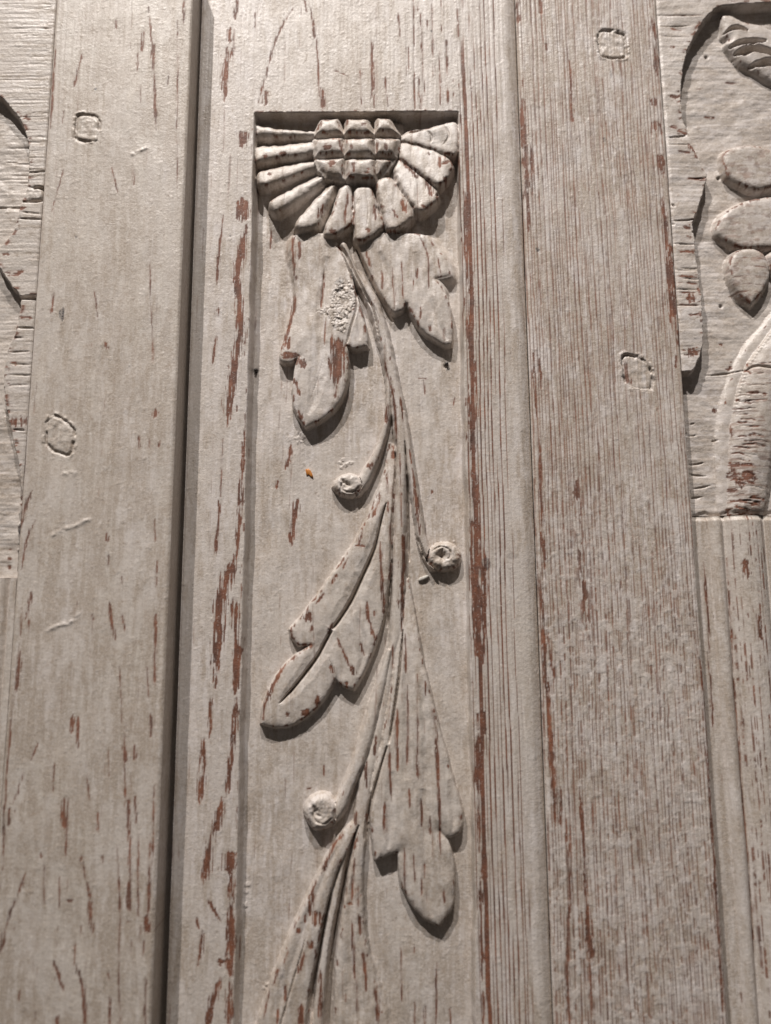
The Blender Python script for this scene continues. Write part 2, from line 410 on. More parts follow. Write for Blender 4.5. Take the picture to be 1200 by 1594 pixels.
tube(F, A5([(555, 400, 4), (505, 530, 6), (465, 680, 7), (432, 840, 7.5), (402, 1020, 7.5), (385, 1160, 8), (372, 1300, 8), (365, 1480, 8)]), -9, 46, pw=2.6)
# stem and strands
tube(F, [(534, 378, 7), (553, 425, 10), (580, 465, 12), (600, 535, 12), (612, 592, 12), (621, 640, 13), (625, 690, 11.5), (624, 760, 10.5), (622, 820, 11.5), (621, 880, 12.5), (619, 940, 14), (617, 985, 12)]+A4([(722, 400, 9), (708, 500, 9), (690, 620, 9.5), (664, 760, 10), (636, 890, 11.5)])+A5([(608, 130, 12.5), (592, 230, 12.5), (574, 340, 11), (560, 430, 8)]), -7, 50, pw=2.0, wear=.12)
tube(F, [(628, 640, 5), (633, 675, 6), (639, 720, 7), (645, 760, 7.5), (651, 800, 8), (656, 832, 8.5), (665, 862, 9), (676, 882, 8)], -8, 51, pw=2.0)
tube(F, A2([(686, 580, 3), (703, 700, 5), (704, 830, 5.5), (700, 920, 6)])+A3([(688, 130, 6.5), (668, 210, 7), (640, 275, 8.5), (612, 330, 10), (582, 388, 11), (552, 425, 10)]), -9, 52, pw=2.2, wear=.5)
tube(F, A4([(708, 400, 5), (684, 500, 8), (655, 610, 10.5), (625, 720, 11.5), (592, 830, 12)])+A5([(563, 85, 11.5), (530, 160, 11), (505, 225, 10.5), (480, 280, 11.5), (455, 322, 12.5), (425, 355, 11)]), -4, 53, pw=2.2, wear=.3)
# scrolls
def scroll(px, rx, ry, top, part, pit, slit, seed, spin=None):
    c = npt([px], top)[0]; s = sub(F, [c], rx*1.6); U, V = F.U[s], F.V[s]
    an = np.arctan2(V-c[1], U-c[0])
    r = np.hypot((U-c[0])/rx, (V-c[1])/ry)*(1+(vnoise(an*1.6+8, an*0+.3, seed)-.5)*.16+(vnoise(an*4+40, an*0+.7, seed+1)-.5)*.04)
    G = F.G[s]
    cand = G+(top-G)*np.clip(1-np.clip(r, 0, 1)**5, 0, 1)**.6+1.2*np.exp(-((r-.66)/.28)**2)+(fbm(U/6, V/6, seed+9, 2)-.5)*3.2-pit*np.exp(-(((U-c[0])/rx+.12)**2+((V-c[1])/ry+.05)**2)/.075)
    m = (r < 1) & (cand > F.H[s]-8)
    F.H[s] = np.where(m, cand, F.H[s]); F.part[s] = np.where(m, part, F.part[s])
    n = fbm(an*6, r*3, seed+4, 2)
    F.wear[s] = np.where(m, sst(.58, .68, n)*np.exp(-((r-.85)/.16)**2)*(V > c[1]-ry*.2)*.9, F.wear[s])
    F.dirt[s] = np.where(m, np.maximum(F.dirt[s], .7*np.exp(-(r/.35)**2)), F.dirt[s])  # scroll coloured darker around its centre
    if spin:
        q = [(px[0]+rx*(.78-.11*k)*math.cos(spin+.75*k), px[1]+ry*(.78-.11*k)*math.sin(spin+.75*k), 1.6+.15*k) for k in range(6)]
        groove(F, q, 2.6, top, 2, .5)
    groove(F, slit, 3.0 if spin else 4.5, top, 2.6, .7)
scroll((540, 754), 24, 20.5, -9, 60, .6, A3([(478, 372), (500, 395), (530, 412)]), 3, math.radians(10))
scroll((691, 866), 27.5, 24.5, -7, 61, 6.0, A3([(958, 700), (950, 730), (965, 760)]), 7, math.radians(200))
scroll((498, 1266), 26.5, 27, -2, 62, 2.0, A5([(350, 275), (365, 325), (395, 335)]), 11, math.radians(20))
groove(F, A3([(838, 650), (855, 690), (872, 735), (890, 765)]), 7, -12, 2.0, .9)
# carved lines
G_ = [(A3([(741, 190, 1.5), (738, 300, 2.2), (728, 480, 2.8), (720, 650, 3), (717, 800, 3), (712, 950, 3.4), (700, 1070, 3.4)]), 7, .7),
 (A3([(780, 200, 1), (787, 320, 1.6), (794, 480, 2.2), (799, 650, 2.4), (803, 760, 1.4)]), 8, .8),
 (A4([(772, 300, 1), (762, 420, 2.4), (750, 540, 2.6), (728, 690, 2.6), (706, 830, 1.6)]), 9, .8),
 (A5([(698, 0, 1.6), (662, 120, 2.6), (630, 240, 4), (608, 340, 4), (594, 440, 2.4)]), 7, .8),
 (A5([(566, 370, 1.2), (535, 460, 3), (508, 560, 4), (488, 680, 4.5), (470, 780, 5), (450, 880, 5.5), (432, 1020, 6), (425, 1160, 6), (418, 1320, 6), (410, 1480, 6)]), 9, .9),
 (A5([(440, 660, .8), (418, 760, 2), (398, 850, 3), (382, 950, 3.5), (362, 1060, 4), (344, 1160, 4.5), (330, 1300, 5), (315, 1480, 5)]), 8, .9),
 (A5([(320, 890, .6), (295, 980, 1.2), (262, 1090, 1.5), (225, 1220, 1.6), (200, 1310, 1.6), (170, 1450, 1.6)]), 3, .9),
 (A3([(694, 488, .8), (672, 560, 2.2), (655, 640, 2.6), (635, 715, 3.2), (600, 795, 3.6), (565, 870, 4), (530, 945, 4), (480, 1025, 3.6), (440, 1080, 3.2)]), 8, .8),
 (A4([(440, 300, 3.2), (405, 365, 3.4), (370, 430, 3.6), (310, 510, 3.4), (255, 580, 2.8), (195, 645, 1)]), 8, .8),
 (A2([(552, 120, 1.5), (600, 230, 2.6), (645, 320, 3.), (690, 410, 3.4), (725, 470, 2.8)]), 7, .6),
 (A2([(455, 115, 2.5), (500, 160, 3), (545, 250, 2.2), (590, 340, 2), (635, 430, 2), (655, 520, 1.6), (668, 600, 1)]), 6, .5),
 (A2([(530, 240, 1.5), (552, 330, 2.2), (552, 430, 2), (530, 510, 2.2), (510, 590, 2)]), 3.5, .4),
 (A2([(405, 230, .8), (395, 330, 1.4), (390, 415, 1)]), 2, .9), (A2([(415, 420, .8), (410, 520, 1.2), (408, 600, .8)]), 1.5, .8),
 (A2([(385, 120, .6), (400, 190, 1), (405, 240, .8)]), 1.2, .4), (A2([(400, 660, .5), (375, 750, .8), (340, 850, .5)]), .8, .3),
 (A2([(585, 370, 2), (640, 420, 1.2), (690, 560, 1), (695, 700, 1)]), 1.5, .2), (A4([(425, 430, .6), (445, 480, 1), (455, 520, 1)]), 1.2, .5)]
# hollows worked into the leaves with a gouge
for p, d in [(A3([(690, 500, 5), (655, 640, 10), (595, 800, 14), (520, 960, 16), (440, 1080, 15)]), 3.2), (A4([(440, 300, 15), (370, 425, 15), (290, 540, 13), (200, 640, 6)]), 3.2), (A4([(560, 250, 3), (590, 380, 7), (560, 520, 4)]), 2.2), (A4([(780, 420, 3), (790, 700, 7), (790, 1000, 9)]), 2.6), (A4([(850, 560, 3), (880, 800, 8), (890, 1040, 9)]), 2.6), (A5([(720, 120, 8), (715, 300, 9), (705, 480, 4)]), 2.6), (A5([(860, 200, 8), (870, 420, 10), (880, 620, 11), (910, 800, 4)]), 3), (A5([(985, 160, 4), (1000, 280, 6), (1005, 400, 3)]), 2.2),
 (A2([(420, 170, 8), (400, 400, 13), (380, 620, 15), (360, 820, 12), (330, 920, 4)]), 2.8), (A2([(560, 380, 3), (565, 480, 5), (570, 570, 3)]), 2), (A2([(660, 150, 6), (710, 280, 9), (740, 400, 4)]), 2.4), (A2([(830, 150, 6), (870, 320, 10), (930, 470, 9), (980, 570, 3)]), 2.8), (A5([(470, 470, 3), (390, 640, 7), (310, 850, 9), (240, 1060, 10), (180, 1260, 10)]), 2.4), (A5([(545, 560, 3), (525, 800, 8), (530, 1050, 12), (560, 1300, 14)]), 2.6)]: groove(F, p, d, -8, 6, 0)
for p, d, di in G_: groove(F, p, d*1.35, -11, 2, di)

# --- sunflower
disc = A1([(380, 170), (360, 240), (370, 340), (420, 430), (520, 480), (640, 480), (740, 430), (810, 330), (790, 220), (740, 150)])
raise_poly(F, disc, -20, 10, wall=5, rnd=2, wear=0, seed=12)
petals = [[(80, 158), (200, 178), (355, 188), (356, 214), (230, 218), (95, 210), (78, 190)],
 [(76, 262), (200, 248), (346, 232), (354, 288), (210, 312), (95, 336), (76, 318)],
 [(97, 385), (190, 352), (356, 318), (370, 350), (255, 402), (150, 447), (103, 445)],
 [(155, 520), (270, 445), (395, 386), (412, 406), (305, 492), (215, 558), (168, 570)],
 [(268, 628), (330, 540), (432, 432), (462, 440), (415, 540), (375, 630), (300, 658)],
 [(404, 664), (445, 550), (480, 450), (535, 442), (537, 600), (512, 642), (440, 682)],
 [(545, 470), (620, 445), (655, 550), (682, 630), (592, 702), (548, 684)],
 [(648, 430), (712, 396), (780, 490), (832, 562), (755, 644), (702, 648), (675, 560)],
 [(735, 395), (757, 308), (860, 395), (930, 462), (930, 512), (866, 568), (826, 555)],
 [(764, 232), (850, 250), (945, 290), (1002, 340), (985, 400), (935, 448), (850, 385), (758, 308)],
 [(790, 185), (890, 170), (1020, 150), (1030, 250), (1002, 308), (890, 268), (768, 230)]]
tl = [(.0, 2.6), (.2, 4.0), (-.5, 3.4), (-1.0, 2.6), (-1.6, 1.6), (-2.2, .6), (-1.6, 1.0), (-1.2, 1.6), (-.5, 2.6), (1.0, 2.2), (1.6, 1.0)]
for i, p in enumerate(petals):
    n = i < 5
    raise_poly(F, A1(p), -7 if n else -5, 11+i, wall=4 if n else 4, rnd=5 if n else 4, rndw=2.6 if n else 2.4, dome=2 if n else 1, domew=5, tilt=tl[i], wear=.35 if n else .7, seed=20+i, wob=1.7, ground=-20)
groove(F, A1([(545, 690, 1), (543, 600, 2), (541, 520, 2), (535, 440, 2)]), 6, -6, 2)
cols = [[(358, 385), (128, 175), (470, 500)], None]
xs = lambda c, y: {0: (np.interp(y, [130, 200, 250, 320, 420], [388, 362, 356, 368, 400]), np.interp(y, [130, 200, 420], [466, 488, 496])),
                   1: (np.interp(y, [130, 200, 420], [508, 498, 508]), np.interp(y, [130, 200, 420], [608, 634, 642])),
                   2: (np.interp(y, [130, 200, 420], [652, 644, 646]), np.interp(y, [130, 200, 280, 340, 400], [708, 752, 742, 715, 660]))}[c]
rowy = {0: [(132, 186), (224, 282), (322, 385)], 1: [(132, 186), (224, 284), (322, 400)], 2: [(130, 180), (224, 284), (322, 385)]}
pid = 30
for c in range(3):
    for r in range(3):
        y0, y1 = rowy[c][r]; y1 += 12
        ym = (y0+y1)/2
        pts = [(xs(c, y)[0]+2, y) for y in (y1, ym, y0)]+[(xs(c, y)[1]-2, y) for y in (y0, ym, y1)]
        if r == 2: pts = [(xs(c, y1-12)[0]+(26 if c == 0 else 4), y1-8), pts[1], pts[2], pts[3], pts[4], (xs(c, y1-12)[1]-(12 if c == 2 else 3), y1+(10 if c == 0 else -4))]
        raise_poly(F, A1(pts), 2+(4 if c == 1 else 0)-(3 if r == 2 else 0)-(1 if c == 2 else 0), pid, wall=5.5, rnd=4, rndw=2.6, dome=2.4, domew=6, tilt=(2.6*(c-1)*-1, 1.2 if r == 0 else -1.5 if r == 2 else 0), wear=.7, seed=60+pid, wob=1.2, ground=-9, smooth=False)
        pid += 1

for p, wd, k in [(A1([(870, 200), (930, 220), (985, 215)]), 22, .38), (A1([(930, 240), (1000, 260)]), 12, .25), (A1([(840, 300), (900, 330)]), 10, .15)]: streak(F, p, wd, -5, k, attr='stain', sink=0)
for p, d in [(A1([(880, 180, 1), (905, 215, 2.5), (900, 250, 1)]), 3), (A1([(965, 165, 1), (985, 215, 2), (960, 260, 1)]), 2.5), (A1([(990, 300, 2), (1010, 330, 3)]), 5), (A1([(925, 500, 2), (940, 470, 3)]), 5), (A1([(800, 190, 2), (840, 182, 4), (880, 176, 2)]), 7), (A1([(690, 470, .6), (735, 560, 1), (760, 630, .6)]), 1.5), (A1([(600, 480, .5), (610, 560, 1), (600, 660, .5)]), 1.2)]: groove(F, p, d, -5, 2, .4)
# --- worn streaks on the carving
gh = -20
for p, wd, h in [
 (A2([(152, 40), (150, 130)]), 5, gh), (A2([(255, 70), (262, 190), (268, 280)]), 5, gh), (A2([(292, 110), (288, 200)]), 5, gh),
 (A2([(265, 340), (258, 430), (235, 520), (222, 590)]), 7, -12), (A2([(240, 560), (235, 610)]), 10, -10), (A2([(205, 640), (280, 640)]), 9, -10),
 (A2([(290, 660), (310, 700)]), 13, -9), (A2([(270, 760), (290, 830)]), 6, -9), (A2([(285, 900), (300, 940)]), 5, -9),
 (A2([(402, 240), (395, 330), (388, 412)]), 4.5, -9), (A2([(410, 480), (405, 590)]), 3, -8),
 (A2([(438, 540), (450, 650), (455, 780)]), 14, -8), (A2([(470, 560), (475, 660), (470, 770)]), 14, -8), (A2([(490, 570), (495, 640)]), 7, -8), (A2([(460, 780), (455, 840)]), 5, -8), (A2([(425, 650), (435, 740)]), 8, -8),
 (A2([(545, 380), (540, 430)]), 5, -8), (A2([(600, 150), (622, 225)]), 5, -10), (A2([(670, 240), (678, 330)]), 5, -9), (A2([(722, 225), (732, 420)]), 3, -9), (A2([(765, 200), (775, 380)]), 3, -9), (A2([(840, 230), (838, 280)]), 5, -9),
 (A2([(850, 80), (890, 180), (892, 330)]), 3, -10), (A2([(855, 410), (852, 470)]), 4, -9), (A2([(895, 500), (900, 530)]), 4, -9), (A2([(935, 180), (950, 260)]), 3, -10), (A2([(965, 510), (965, 570)]), 4, -9), (A2([(820, 280), (818, 340)]), 2, -9),
 (A2([(685, 595), (690, 690), (715, 790), (735, 900), (742, 1060)]), 3.6, -11), (A2([(760, 840), (772, 950)]), 5, -12), (A2([(700, 870), (695, 960)]), 8, -12), (A2([(868, 750), (875, 820)]), 2.4, gh), (A2([(845, 742), (885, 745)]), 2.2, gh), (A2([(1015, 830), (1008, 870)]), 2, gh),
 (A3([(248, 215), (238, 280), (222, 330)]), 6.5, gh), (A3([(185, 380), (180, 420)]), 4, gh), (A3([(278, 475), (262, 560), (250, 690)]), 9, gh), (A3([(258, 480), (255, 600)]), 3, gh),
 (A3([(725, 235), (722, 280)]), 5, -11), (A3([(698, 345), (698, 445)]), 3, -11), (A3([(700, 480), (702, 540)]), 2.5, -10), (A3([(660, 440), (650, 510), (628, 560)]), 5, -10), (A3([(580, 625), (568, 690)]), 7, -9), (A3([(548, 690), (598, 692)]), 5, -9), (A3([(515, 745), (490, 800)]), 5, -9), (A3([(465, 820), (435, 870)]), 5, -9), (A3([(405, 910), (365, 960)]), 4, -9), (A3([(335, 1000), (318, 1040)]), 9, -9),
 (A3([(665, 670), (668, 780), (682, 900), (685, 980)]), 4, -9), (A3([(672, 840), (680, 980)]), 4, -9), (A3([(602, 950), (610, 1030), (632, 1078)]), 4, -8), (A3([(640, 990), (640, 1020)]), 3, -8),
 (A3([(757, 260), (760, 400), (765, 600)]), 2.6, -11), (A3([(775, 630), (778, 720), (772, 860), (772, 1060)]), 5.5, -10), (A3([(775, 630), (776, 710)]), 7, -10), (A3([(815, 330), (828, 430), (842, 550), (850, 640)]), 5, -12), (A3([(826, 420), (838, 520)]), 6, -12), (A3([(712, 580), (712, 680)]), 3, -10), (A3([(802, 240), (812, 310)]), 3, -12), (A3([(905, 428), (905, 442)]), 5, gh),
 (A4([(672, 60), (682, 200)]), 5, -8), (A4([(602, 170), (615, 260), (640, 340)]), 5, -8), (A4([(330, 220), (340, 260)]), 9, -8), (A4([(345, 280), (343, 310)]), 4, -8), (A4([(572, 360), (590, 420)]), 4.5, -7), (A4([(465, 340), (505, 430), (540, 510)]), 4, -7), (A4([(535, 470), (545, 515)]), 6, -7), (A4([(435, 465), (448, 505)]), 5, -7), (A4([(445, 270), (420, 320)]), 5, -8), (A4([(500, 545), (510, 560)]), 5, -7),
 (A4([(225, 460), (170, 550), (125, 660), (118, 720)]), 7, -8), (A4([(330, 670), (300, 700)]), 11, -7), (A4([(375, 610), (365, 650)]), 8, -7), (A4([(225, 685), (240, 700)]), 6, -7),
 (A4([(770, 0), (772, 150), (765, 310)]), 4.5, -9), (A4([(782, 320), (785, 500)]), 3.6, -8), (A4([(726, 370), (724, 480)]), 3, -8), (A4([(838, 510), (838, 700), (840, 900)]), 2.6, -6), (A4([(793, 560), (792, 920)]), 3, -6), (A4([(745, 670), (742, 800), (745, 950)]), 4.5, -7), (A4([(912, 680), (928, 800), (935, 1070)]), 4.5, -6), (A4([(710, 860), (708, 960), (715, 1060)]), 3, -7), (A4([(645, 795), (640, 890)]), 4, -8), (A4([(603, 920), (602, 1040)]), 5, -8), (A4([(875, 540), (878, 610)]), 2.4, -7), (A4([(403, 930), (402, 985)]), 2, gh), (A4([(322, 1050), (342, 1040)]), 4, gh),
 (A5([(603, 80), (602, 195)]), 5, -8), (A5([(638, 0), (638, 50)]), 4, -8), (A5([(552, 310), (550, 380)]), 3.6, -6), (A5([(708, 0), (712, 150), (718, 260)]), 3, -6), (A5([(745, 0), (745, 120)]), 3, -5), (A5([(790, 0), (790, 90)]), 3, -5), (A5([(838, 0), (842, 160)]), 3.4, -4), (A5([(930, 0), (938, 150), (942, 380), (948, 510)]), 4.5, -4), (A5([(855, 250), (860, 380)]), 4.5, -3), (A5([(895, 320), (898, 415)]), 3.4, -3), (A5([(685, 265), (690, 430)]), 4, -6), (A5([(800, 200), (803, 290)]), 2.2, -4), (A5([(778, 480), (782, 700)]), 2.6, -3), (A5([(822, 500), (826, 640)]), 2.4, -3), (A5([(872, 550), (872, 620)]), 3, -3), (A5([(962, 670), (965, 740)]), 3, -3), (A5([(785, 680), (792, 710)]), 6, -4), (A5([(858, 620), (858, 700)]), 2, -3),
 (A5([(488, 410), (440, 490), (402, 590)]), 4.5, -5), (A5([(410, 540), (400, 590)]), 6, -5), (A5([(355, 690), (335, 790)]), 7, -5), (A5([(370, 770), (360, 840)]), 11, -5), (A5([(318, 790), (312, 830)]), 5, -5), (A5([(290, 855), (285, 880)]), 7, -5), (A5([(310, 970), (285, 1060)]), 6, -5), (A5([(345, 910), (340, 950)]), 7, -5), (A5([(235, 960), (215, 1020)]), 3, -5), (A5([(222, 1120), (222, 1200)]), 4, -5), (A5([(300, 1210), (300, 1310)]), 10, -5), (A5([(190, 1230), (185, 1300)]), 4, -5), (A5([(150, 1140), (120, 1280)]), 3, -5), (A5([(195, 1040), (165, 1120)]), 3, -5), (A5([(385, 1050), (388, 1120), (385, 1300)]), 5, -9),
 (A5([(545, 530), (540, 640), (532, 745)]), 3.4, -5), (A5([(562, 655), (562, 760)]), 4, -6), (A5([(533, 820), (540, 980), (552, 1150), (560, 1300)]), 4.5, -5), (A5([(565, 790), (572, 890)]), 5, -5), (A5([(580, 955), (595, 1060), (600, 1150)]), 4.5, -5), (A5([(640, 1130), (655, 1240), (655, 1310)]), 5, -6), (A5([(505, 1160), (503, 1200)]), 3, -5), (A5([(515, 740), (535, 745)]), 5, -5),
 (A5([(760, 930), (765, 1200)]), 3, -18), (A5([(825, 940), (824, 970)]), 3, -18), (A5([(930, 1015), (925, 1160), (926, 1310)]), 3.6, -18), (A5([(825, 1200), (828, 1310)]), 3.4, -18), (A5([(872, 1210), (872, 1310)]), 3, -18), (A5([(990, 1230), (995, 1310)]), 2.4, -18),
 # petals
 (A1([(150, 390), (150, 402)]), 7, -6), (A1([(195, 300), (225, 295)]), 6, -6), (A1([(120, 310), (140, 312)]), 6, -6), (A1([(400, 530), (375, 600)]), 8, -6), (A1([(515, 470), (505, 560), (500, 630)]), 5, -5), (A1([(430, 660), (460, 665)]), 7, -5), (A1([(638, 530), (645, 610)]), 6, -5), (A1([(600, 650), (618, 665)]), 8, -5), (A1([(722, 560), (745, 600)]), 5, -5), (A1([(765, 510), (785, 570)]), 7, -5), (A1([(765, 325), (800, 360), (840, 410)]), 9, -5), (A1([(880, 420), (905, 500)]), 8, -5), (A1([(860, 545), (875, 555)]), 6, -5), (A1([(890, 290), (895, 305)]), 6, -5), (A1([(945, 310), (942, 370)]), 5, -5), (A1([(960, 330), (985, 345)]), 12, -5), (A1([(960, 430), (975, 415)]), 6, -5),
 (A1([(365, 180), (385, 145)]), 9, 2), (A1([(400, 262), (440, 268)]), 12, 2), (A1([(425, 345), (455, 345)]), 11, 0), (A1([(545, 340), (543, 390)]), 7, 2), (A1([(688, 250), (690, 280)]), 7, 2), (A1([(575, 175), (600, 165)]), 5, 2), (A1([(590, 385), (620, 375)]), 6, 2), (A1([(470, 235), (480, 270)]), 5, 2), (A1([(530, 265), (535, 285)]), 4, 2),
 ]:
    streak(F, p, wd*1.05, h, 1.0, seed=int(p[0][0]*7+p[0][1]) % 97)
# --- streaks on the flat margins of the board
for p, wd in [
 (L1([(1075, 130), (1072, 200)]), 10), (L1([(1062, 220), (1052, 320), (1046, 470)]), 8.5), (L1([(1092, 220), (1085, 260)]), 4), (L1([(1135, 610), (1130, 690)]), 13), (L1([(1130, 930), (1128, 1035)]), 19), (L1([(1150, 1050), (1125, 1180), (1108, 1300), (1122, 1450), (1132, 1600)]), 11), (L1([(1042, 1005), (1022, 1200), (1012, 1330)]), 3.4), (L1([(1105, 0), (1100, 90)]), 5), (L1([(1018, 1440), (1015, 1480)]), 6),
 (L2([(1130, -10), (1112, 130), (1088, 240), (1072, 350), (1060, 490)]), 12), (L2([(1010, 70), (990, 200)]), 3), (L2([(1142, 510), (1132, 700), (1120, 860), (1105, 1100)]), 6), (L2([(1022, 840), (1016, 950), (1003, 1090)]), 5), (L2([(1040, 550), (1030, 820)]), 2), (L2([(1108, 1080), (1060, 1200), (1030, 1330), (1008, 1590)]), 14), (L2([(1095, 1290), (1105, 1590)]), 10),
 (L3([(912, 0), (895, 190)]), 8), (L3([(882, 230), (875, 400)]), 4), (L3([(852, 400), (835, 675)]), 6), (L3([(985, 0), (984, 215)]), 12), (L3([(988, 230), (968, 480), (942, 650)]), 7), (L3([(935, 650), (900, 760), (868, 900), (850, 1010)]), 9), (L3([(920, 700), (895, 790)]), 10), (L3([(955, 870), (958, 960)]), 15), (L3([(965, 960), (966, 1090)]), 6), (L3([(868, 1075), (895, 1120), (922, 1165)]), 4), (L3([(822, 1150), (832, 1200)]), 3), (L3([(845, 1200), (838, 1280), (825, 1350)]), 5), (L3([(960, 1090), (965, 1250), (958, 1400)]), 10), (L3([(910, 1345), (960, 1330)]), 10), (L3([(918, 1400), (890, 1500), (865, 1610)]), 8), (L3([(958, 1420), (956, 1620)]), 7),
 ([(456, 12), (432, 55), (417, 105), (402, 160)], 3), ([(480, 0), (492, 60), (497, 150)], 2.6), ([(560, 100), (563, 167)], 4), ([(578, 62), (582, 167)], 5.5), ([(500, 138), (502, 170)], 8), ([(488, 30), (490, 60)], 4), ([(474, 0), (478, 20)], 4), ([(652, 142), (655, 162)], 2.4), ([(684, 80), (686, 165)], 2.6), ([(520, 110), (540, 118)], 3), ([(415, 140), (412, 165)], 8), ([(600, 120), (604, 166)], 3), ([(620, 20), (622, 60)], 2.4), ([(655, 20), (658, 100)], 2.6), ([(672, 0), (674, 90)], 2.4), ([(380, 215), (378, 225)], 8),
 (A2([(1062, -120), (1066, 100), (1085, 340), (1082, 500), (1078, 625)]), 9), (A2([(1100, 250), (1092, 420), (1098, 640)]), 4), (A2([(1092, 600), (1098, 800), (1092, 900), (1088, 1080)]), 14), (A3([(1092, -10), (1100, 120), (1105, 250)]), 12), (A3([(1100, 260), (1108, 420), (1120, 600), (1130, 800)]), 9), (A3([(1095, 560), (1098, 900), (1108, 1100)]), 9), (A3([(1150, 700), (1160, 1000)]), 10), (A3([(1128, 880), (1130, 1080)]), 14), (A4([(1108, 0), (1112, 200), (1118, 420)]), 9), (A4([(1150, 20), (1152, 300), (1145, 460)]), 9), (A4([(1140, 680), (1145, 780)]), 20), (A4([(1122, 780), (1118, 950), (1122, 1100)]), 10), (A5([(1118, 0), (1125, 250), (1130, 500)]), 6), (A5([(1150, 480), (1152, 640)]), 8), (A5([(1150, 680), (1150, 740)]), 7), (A5([(1130, 620), (1138, 840), (1142, 1100)]), 6), (A5([(1142, 980), (1165, 1010)]), 7), (A5([(1145, 1150), (1148, 1310)]), 5), (A5([(1155, 760), (1160, 1000), (1165, 1200)]), 3),
 ]:
    streak(F, p, wd*(1.25 if p[0][0] < 700 else .88), 0, 1.0, rag=1.3, seed=int(p[0][0]*3+p[0][1]) % 89)
s = (slice(None), slice(None)); kw = F.wear.copy(); hk = F.H.copy(); F.wear[:] = 0; grain_lines(F, s, 9, .60, .78, 225, wfac=.09, along=120, mask=.97+.12*(fbm(U/60, V/200, 226, 3)-.5), warp=16, amp=.55); F.wear[:] = np.maximum(kw, F.wear*np.where(F.part >= 10, .8, 1.0))
# fine grain lines to the right of the carving
s = sub(F, [(727, V0), (812, V1)], 0)
Us, Vs = F.U[s], F.V[s]
mk = 1.10+.05*sst(734, 742, Us)-.30*sst(775, 806, Us)*sst(1500, 600, Vs)-.45*sst(200, -50, Vs)*sst(775, 740, Us)-.25*sst(792, 806, Us)
sv = F.part[s].copy(); grain_lines(F, s, 6.2, .30, .62, 211, wfac=.15, along=320, mask=mk, warp=6)
s = sub(F, [(640, V0), (727, 104)], 0); grain_lines(F, s, 7, .55, .7, 217, wfac=.18, mask=1.0, warp=6)
# soiling
for p, wd, h, k in [(A2([(455, 300), (480, 290), (470, 345)]), 9, -9, .7), ([(755, 868), (757, 885)], 15, 0, .65), ([(745, 880), (747, 895)], 14, 0, .5), ([(700, 572), (697, 574)], 5, -20, 1), ([(790, 862), (805, 868)], 10, 0, .25), ([(671, 46), (672, 50)], 4, 0, .8), ([(357, 365), (359, 368)], 3, 0, .9)]:
    streak(F, p, wd, h, k, attr='stain')
for p, wd, h, k in [(A2([(330, 470), (355, 470)]), 5, -9, 1), (A2([(325, 495), (345, 492)]), 5, -9, 1), (A2([(270, 450), (280, 455)]), 4, -9, .9), (A5([(610, 330), (630, 350), (640, 300)]), 10, -12, 1), (A3([(440, 380), (430, 470), (500, 540), (600, 500)]), 22, -20, .5), (A4([(150, 840), (260, 850), (330, 830)]), 22, -20, .6), (A4([(560, 680), (600, 720), (560, 770)]), 26, -20, .5), (A4([(1040, 1030), (1045, 1060)]), 14, -20, .9)]:
    streak(F, p, wd, h, k, attr='dirt')
# flaking crust on the upper left leaf: raised plates with open cracks
P = crom(npt(A2([(430, 400), (440, 330), (500, 280), (545, 320), (550, 400), (530, 460), (500, 540), (460, 520), (425, 460), (370, 450), (360, 430)]), -8), True)
s = sub(F, P, 6); Uc, Vc = F.U[s], F.V[s]; sdc = poly_sd(Uc, Vc, P)+(fbm(Uc/5, Vc/5, 77, 2)-.5)*10
rng = np.random.RandomState(5); ce = np.stack([rng.uniform(Uc.min(), Uc.max(), 190), rng.uniform(Vc.min(), Vc.max(), 190)], 1)
d1 = np.full(Uc.shape, 99.); d2 = d1.copy()
Uw = Uc+(fbm(Uc/7, Vc/7, 85, 3)-.5)*9; Vw = Vc+(fbm(Uc/7, Vc/7, 87, 3)-.5)*9; cid = np.zeros_like(Uc); tilt_ = np.zeros_like(Uc)
for q in ce:
    dd = np.hypot((Uw-q[0])*1.1, (Vw-q[1])*.8); k = dd < d1; d2 = np.where(k, d1, np.minimum(d2, dd)); d1 = np.where(k, dd, d1)
    a_ = rng.uniform(-.25, .25); b_ = rng.uniform(-.1, .35)
    cid = np.where(k, rng.rand(), cid); tilt_ = np.where(k, (Uw-q[0])*a_+(Vw-q[1])*b_, tilt_)
crk = sst(1.1, .3, d2-d1)*sst(.25, .4, cid+.2); mm = sst(0, 3, sdc)
F.H[s] += mm*.7*((.4+cid*1.3+tilt_)*(1-crk)-crk*.8); F.dirt[s] = np.maximum(F.dirt[s], mm*crk); F.wear[s] *= (1-mm)
F.dirt[s] = np.maximum(F.dirt[s]*(1-mm*(1-crk)*.7), mm*.75*sst(.25, .6, cid)); F.stain[s] = np.maximum(F.stain[s], mm*crk*.25)
# little blobs of thick paint
for (x_, y_), r_, a_ in [((467, 658+22), 9, 2.2), ((452, 682), 7, 1.2)]+[((A3([q])[0]), 3.2, 2.4) for q in [(478, 300), (490, 285), (500, 312), (515, 305), (487, 322), (530, 298)]]+[(A5([q])[0], 4, 2) for q in [(40, 680), (35, 745), (45, 650), (140, 1120), (160, 1080), (125, 1130)]]+[(A3([q])[0], 2.5, 1.4) for q in [(1000, 232), (855, 990), (860, 1020), (905, 760), (1010, 670)]]:
    c = uv([(x_, y_)], -20)[0]; s = sub(F, [c], r_*2.5); rr_ = np.hypot(F.U[s]-c[0], F.V[s]-c[1])/r_; F.H[s] += a_*.55*sst(1.1, .5, rr_+(fbm(F.U[s]/3, F.V[s]/3, 89, 2)-.5)*1.6)*fbm(F.U[s]/2.5, F.V[s]/2.5, 91, 2)*1.5
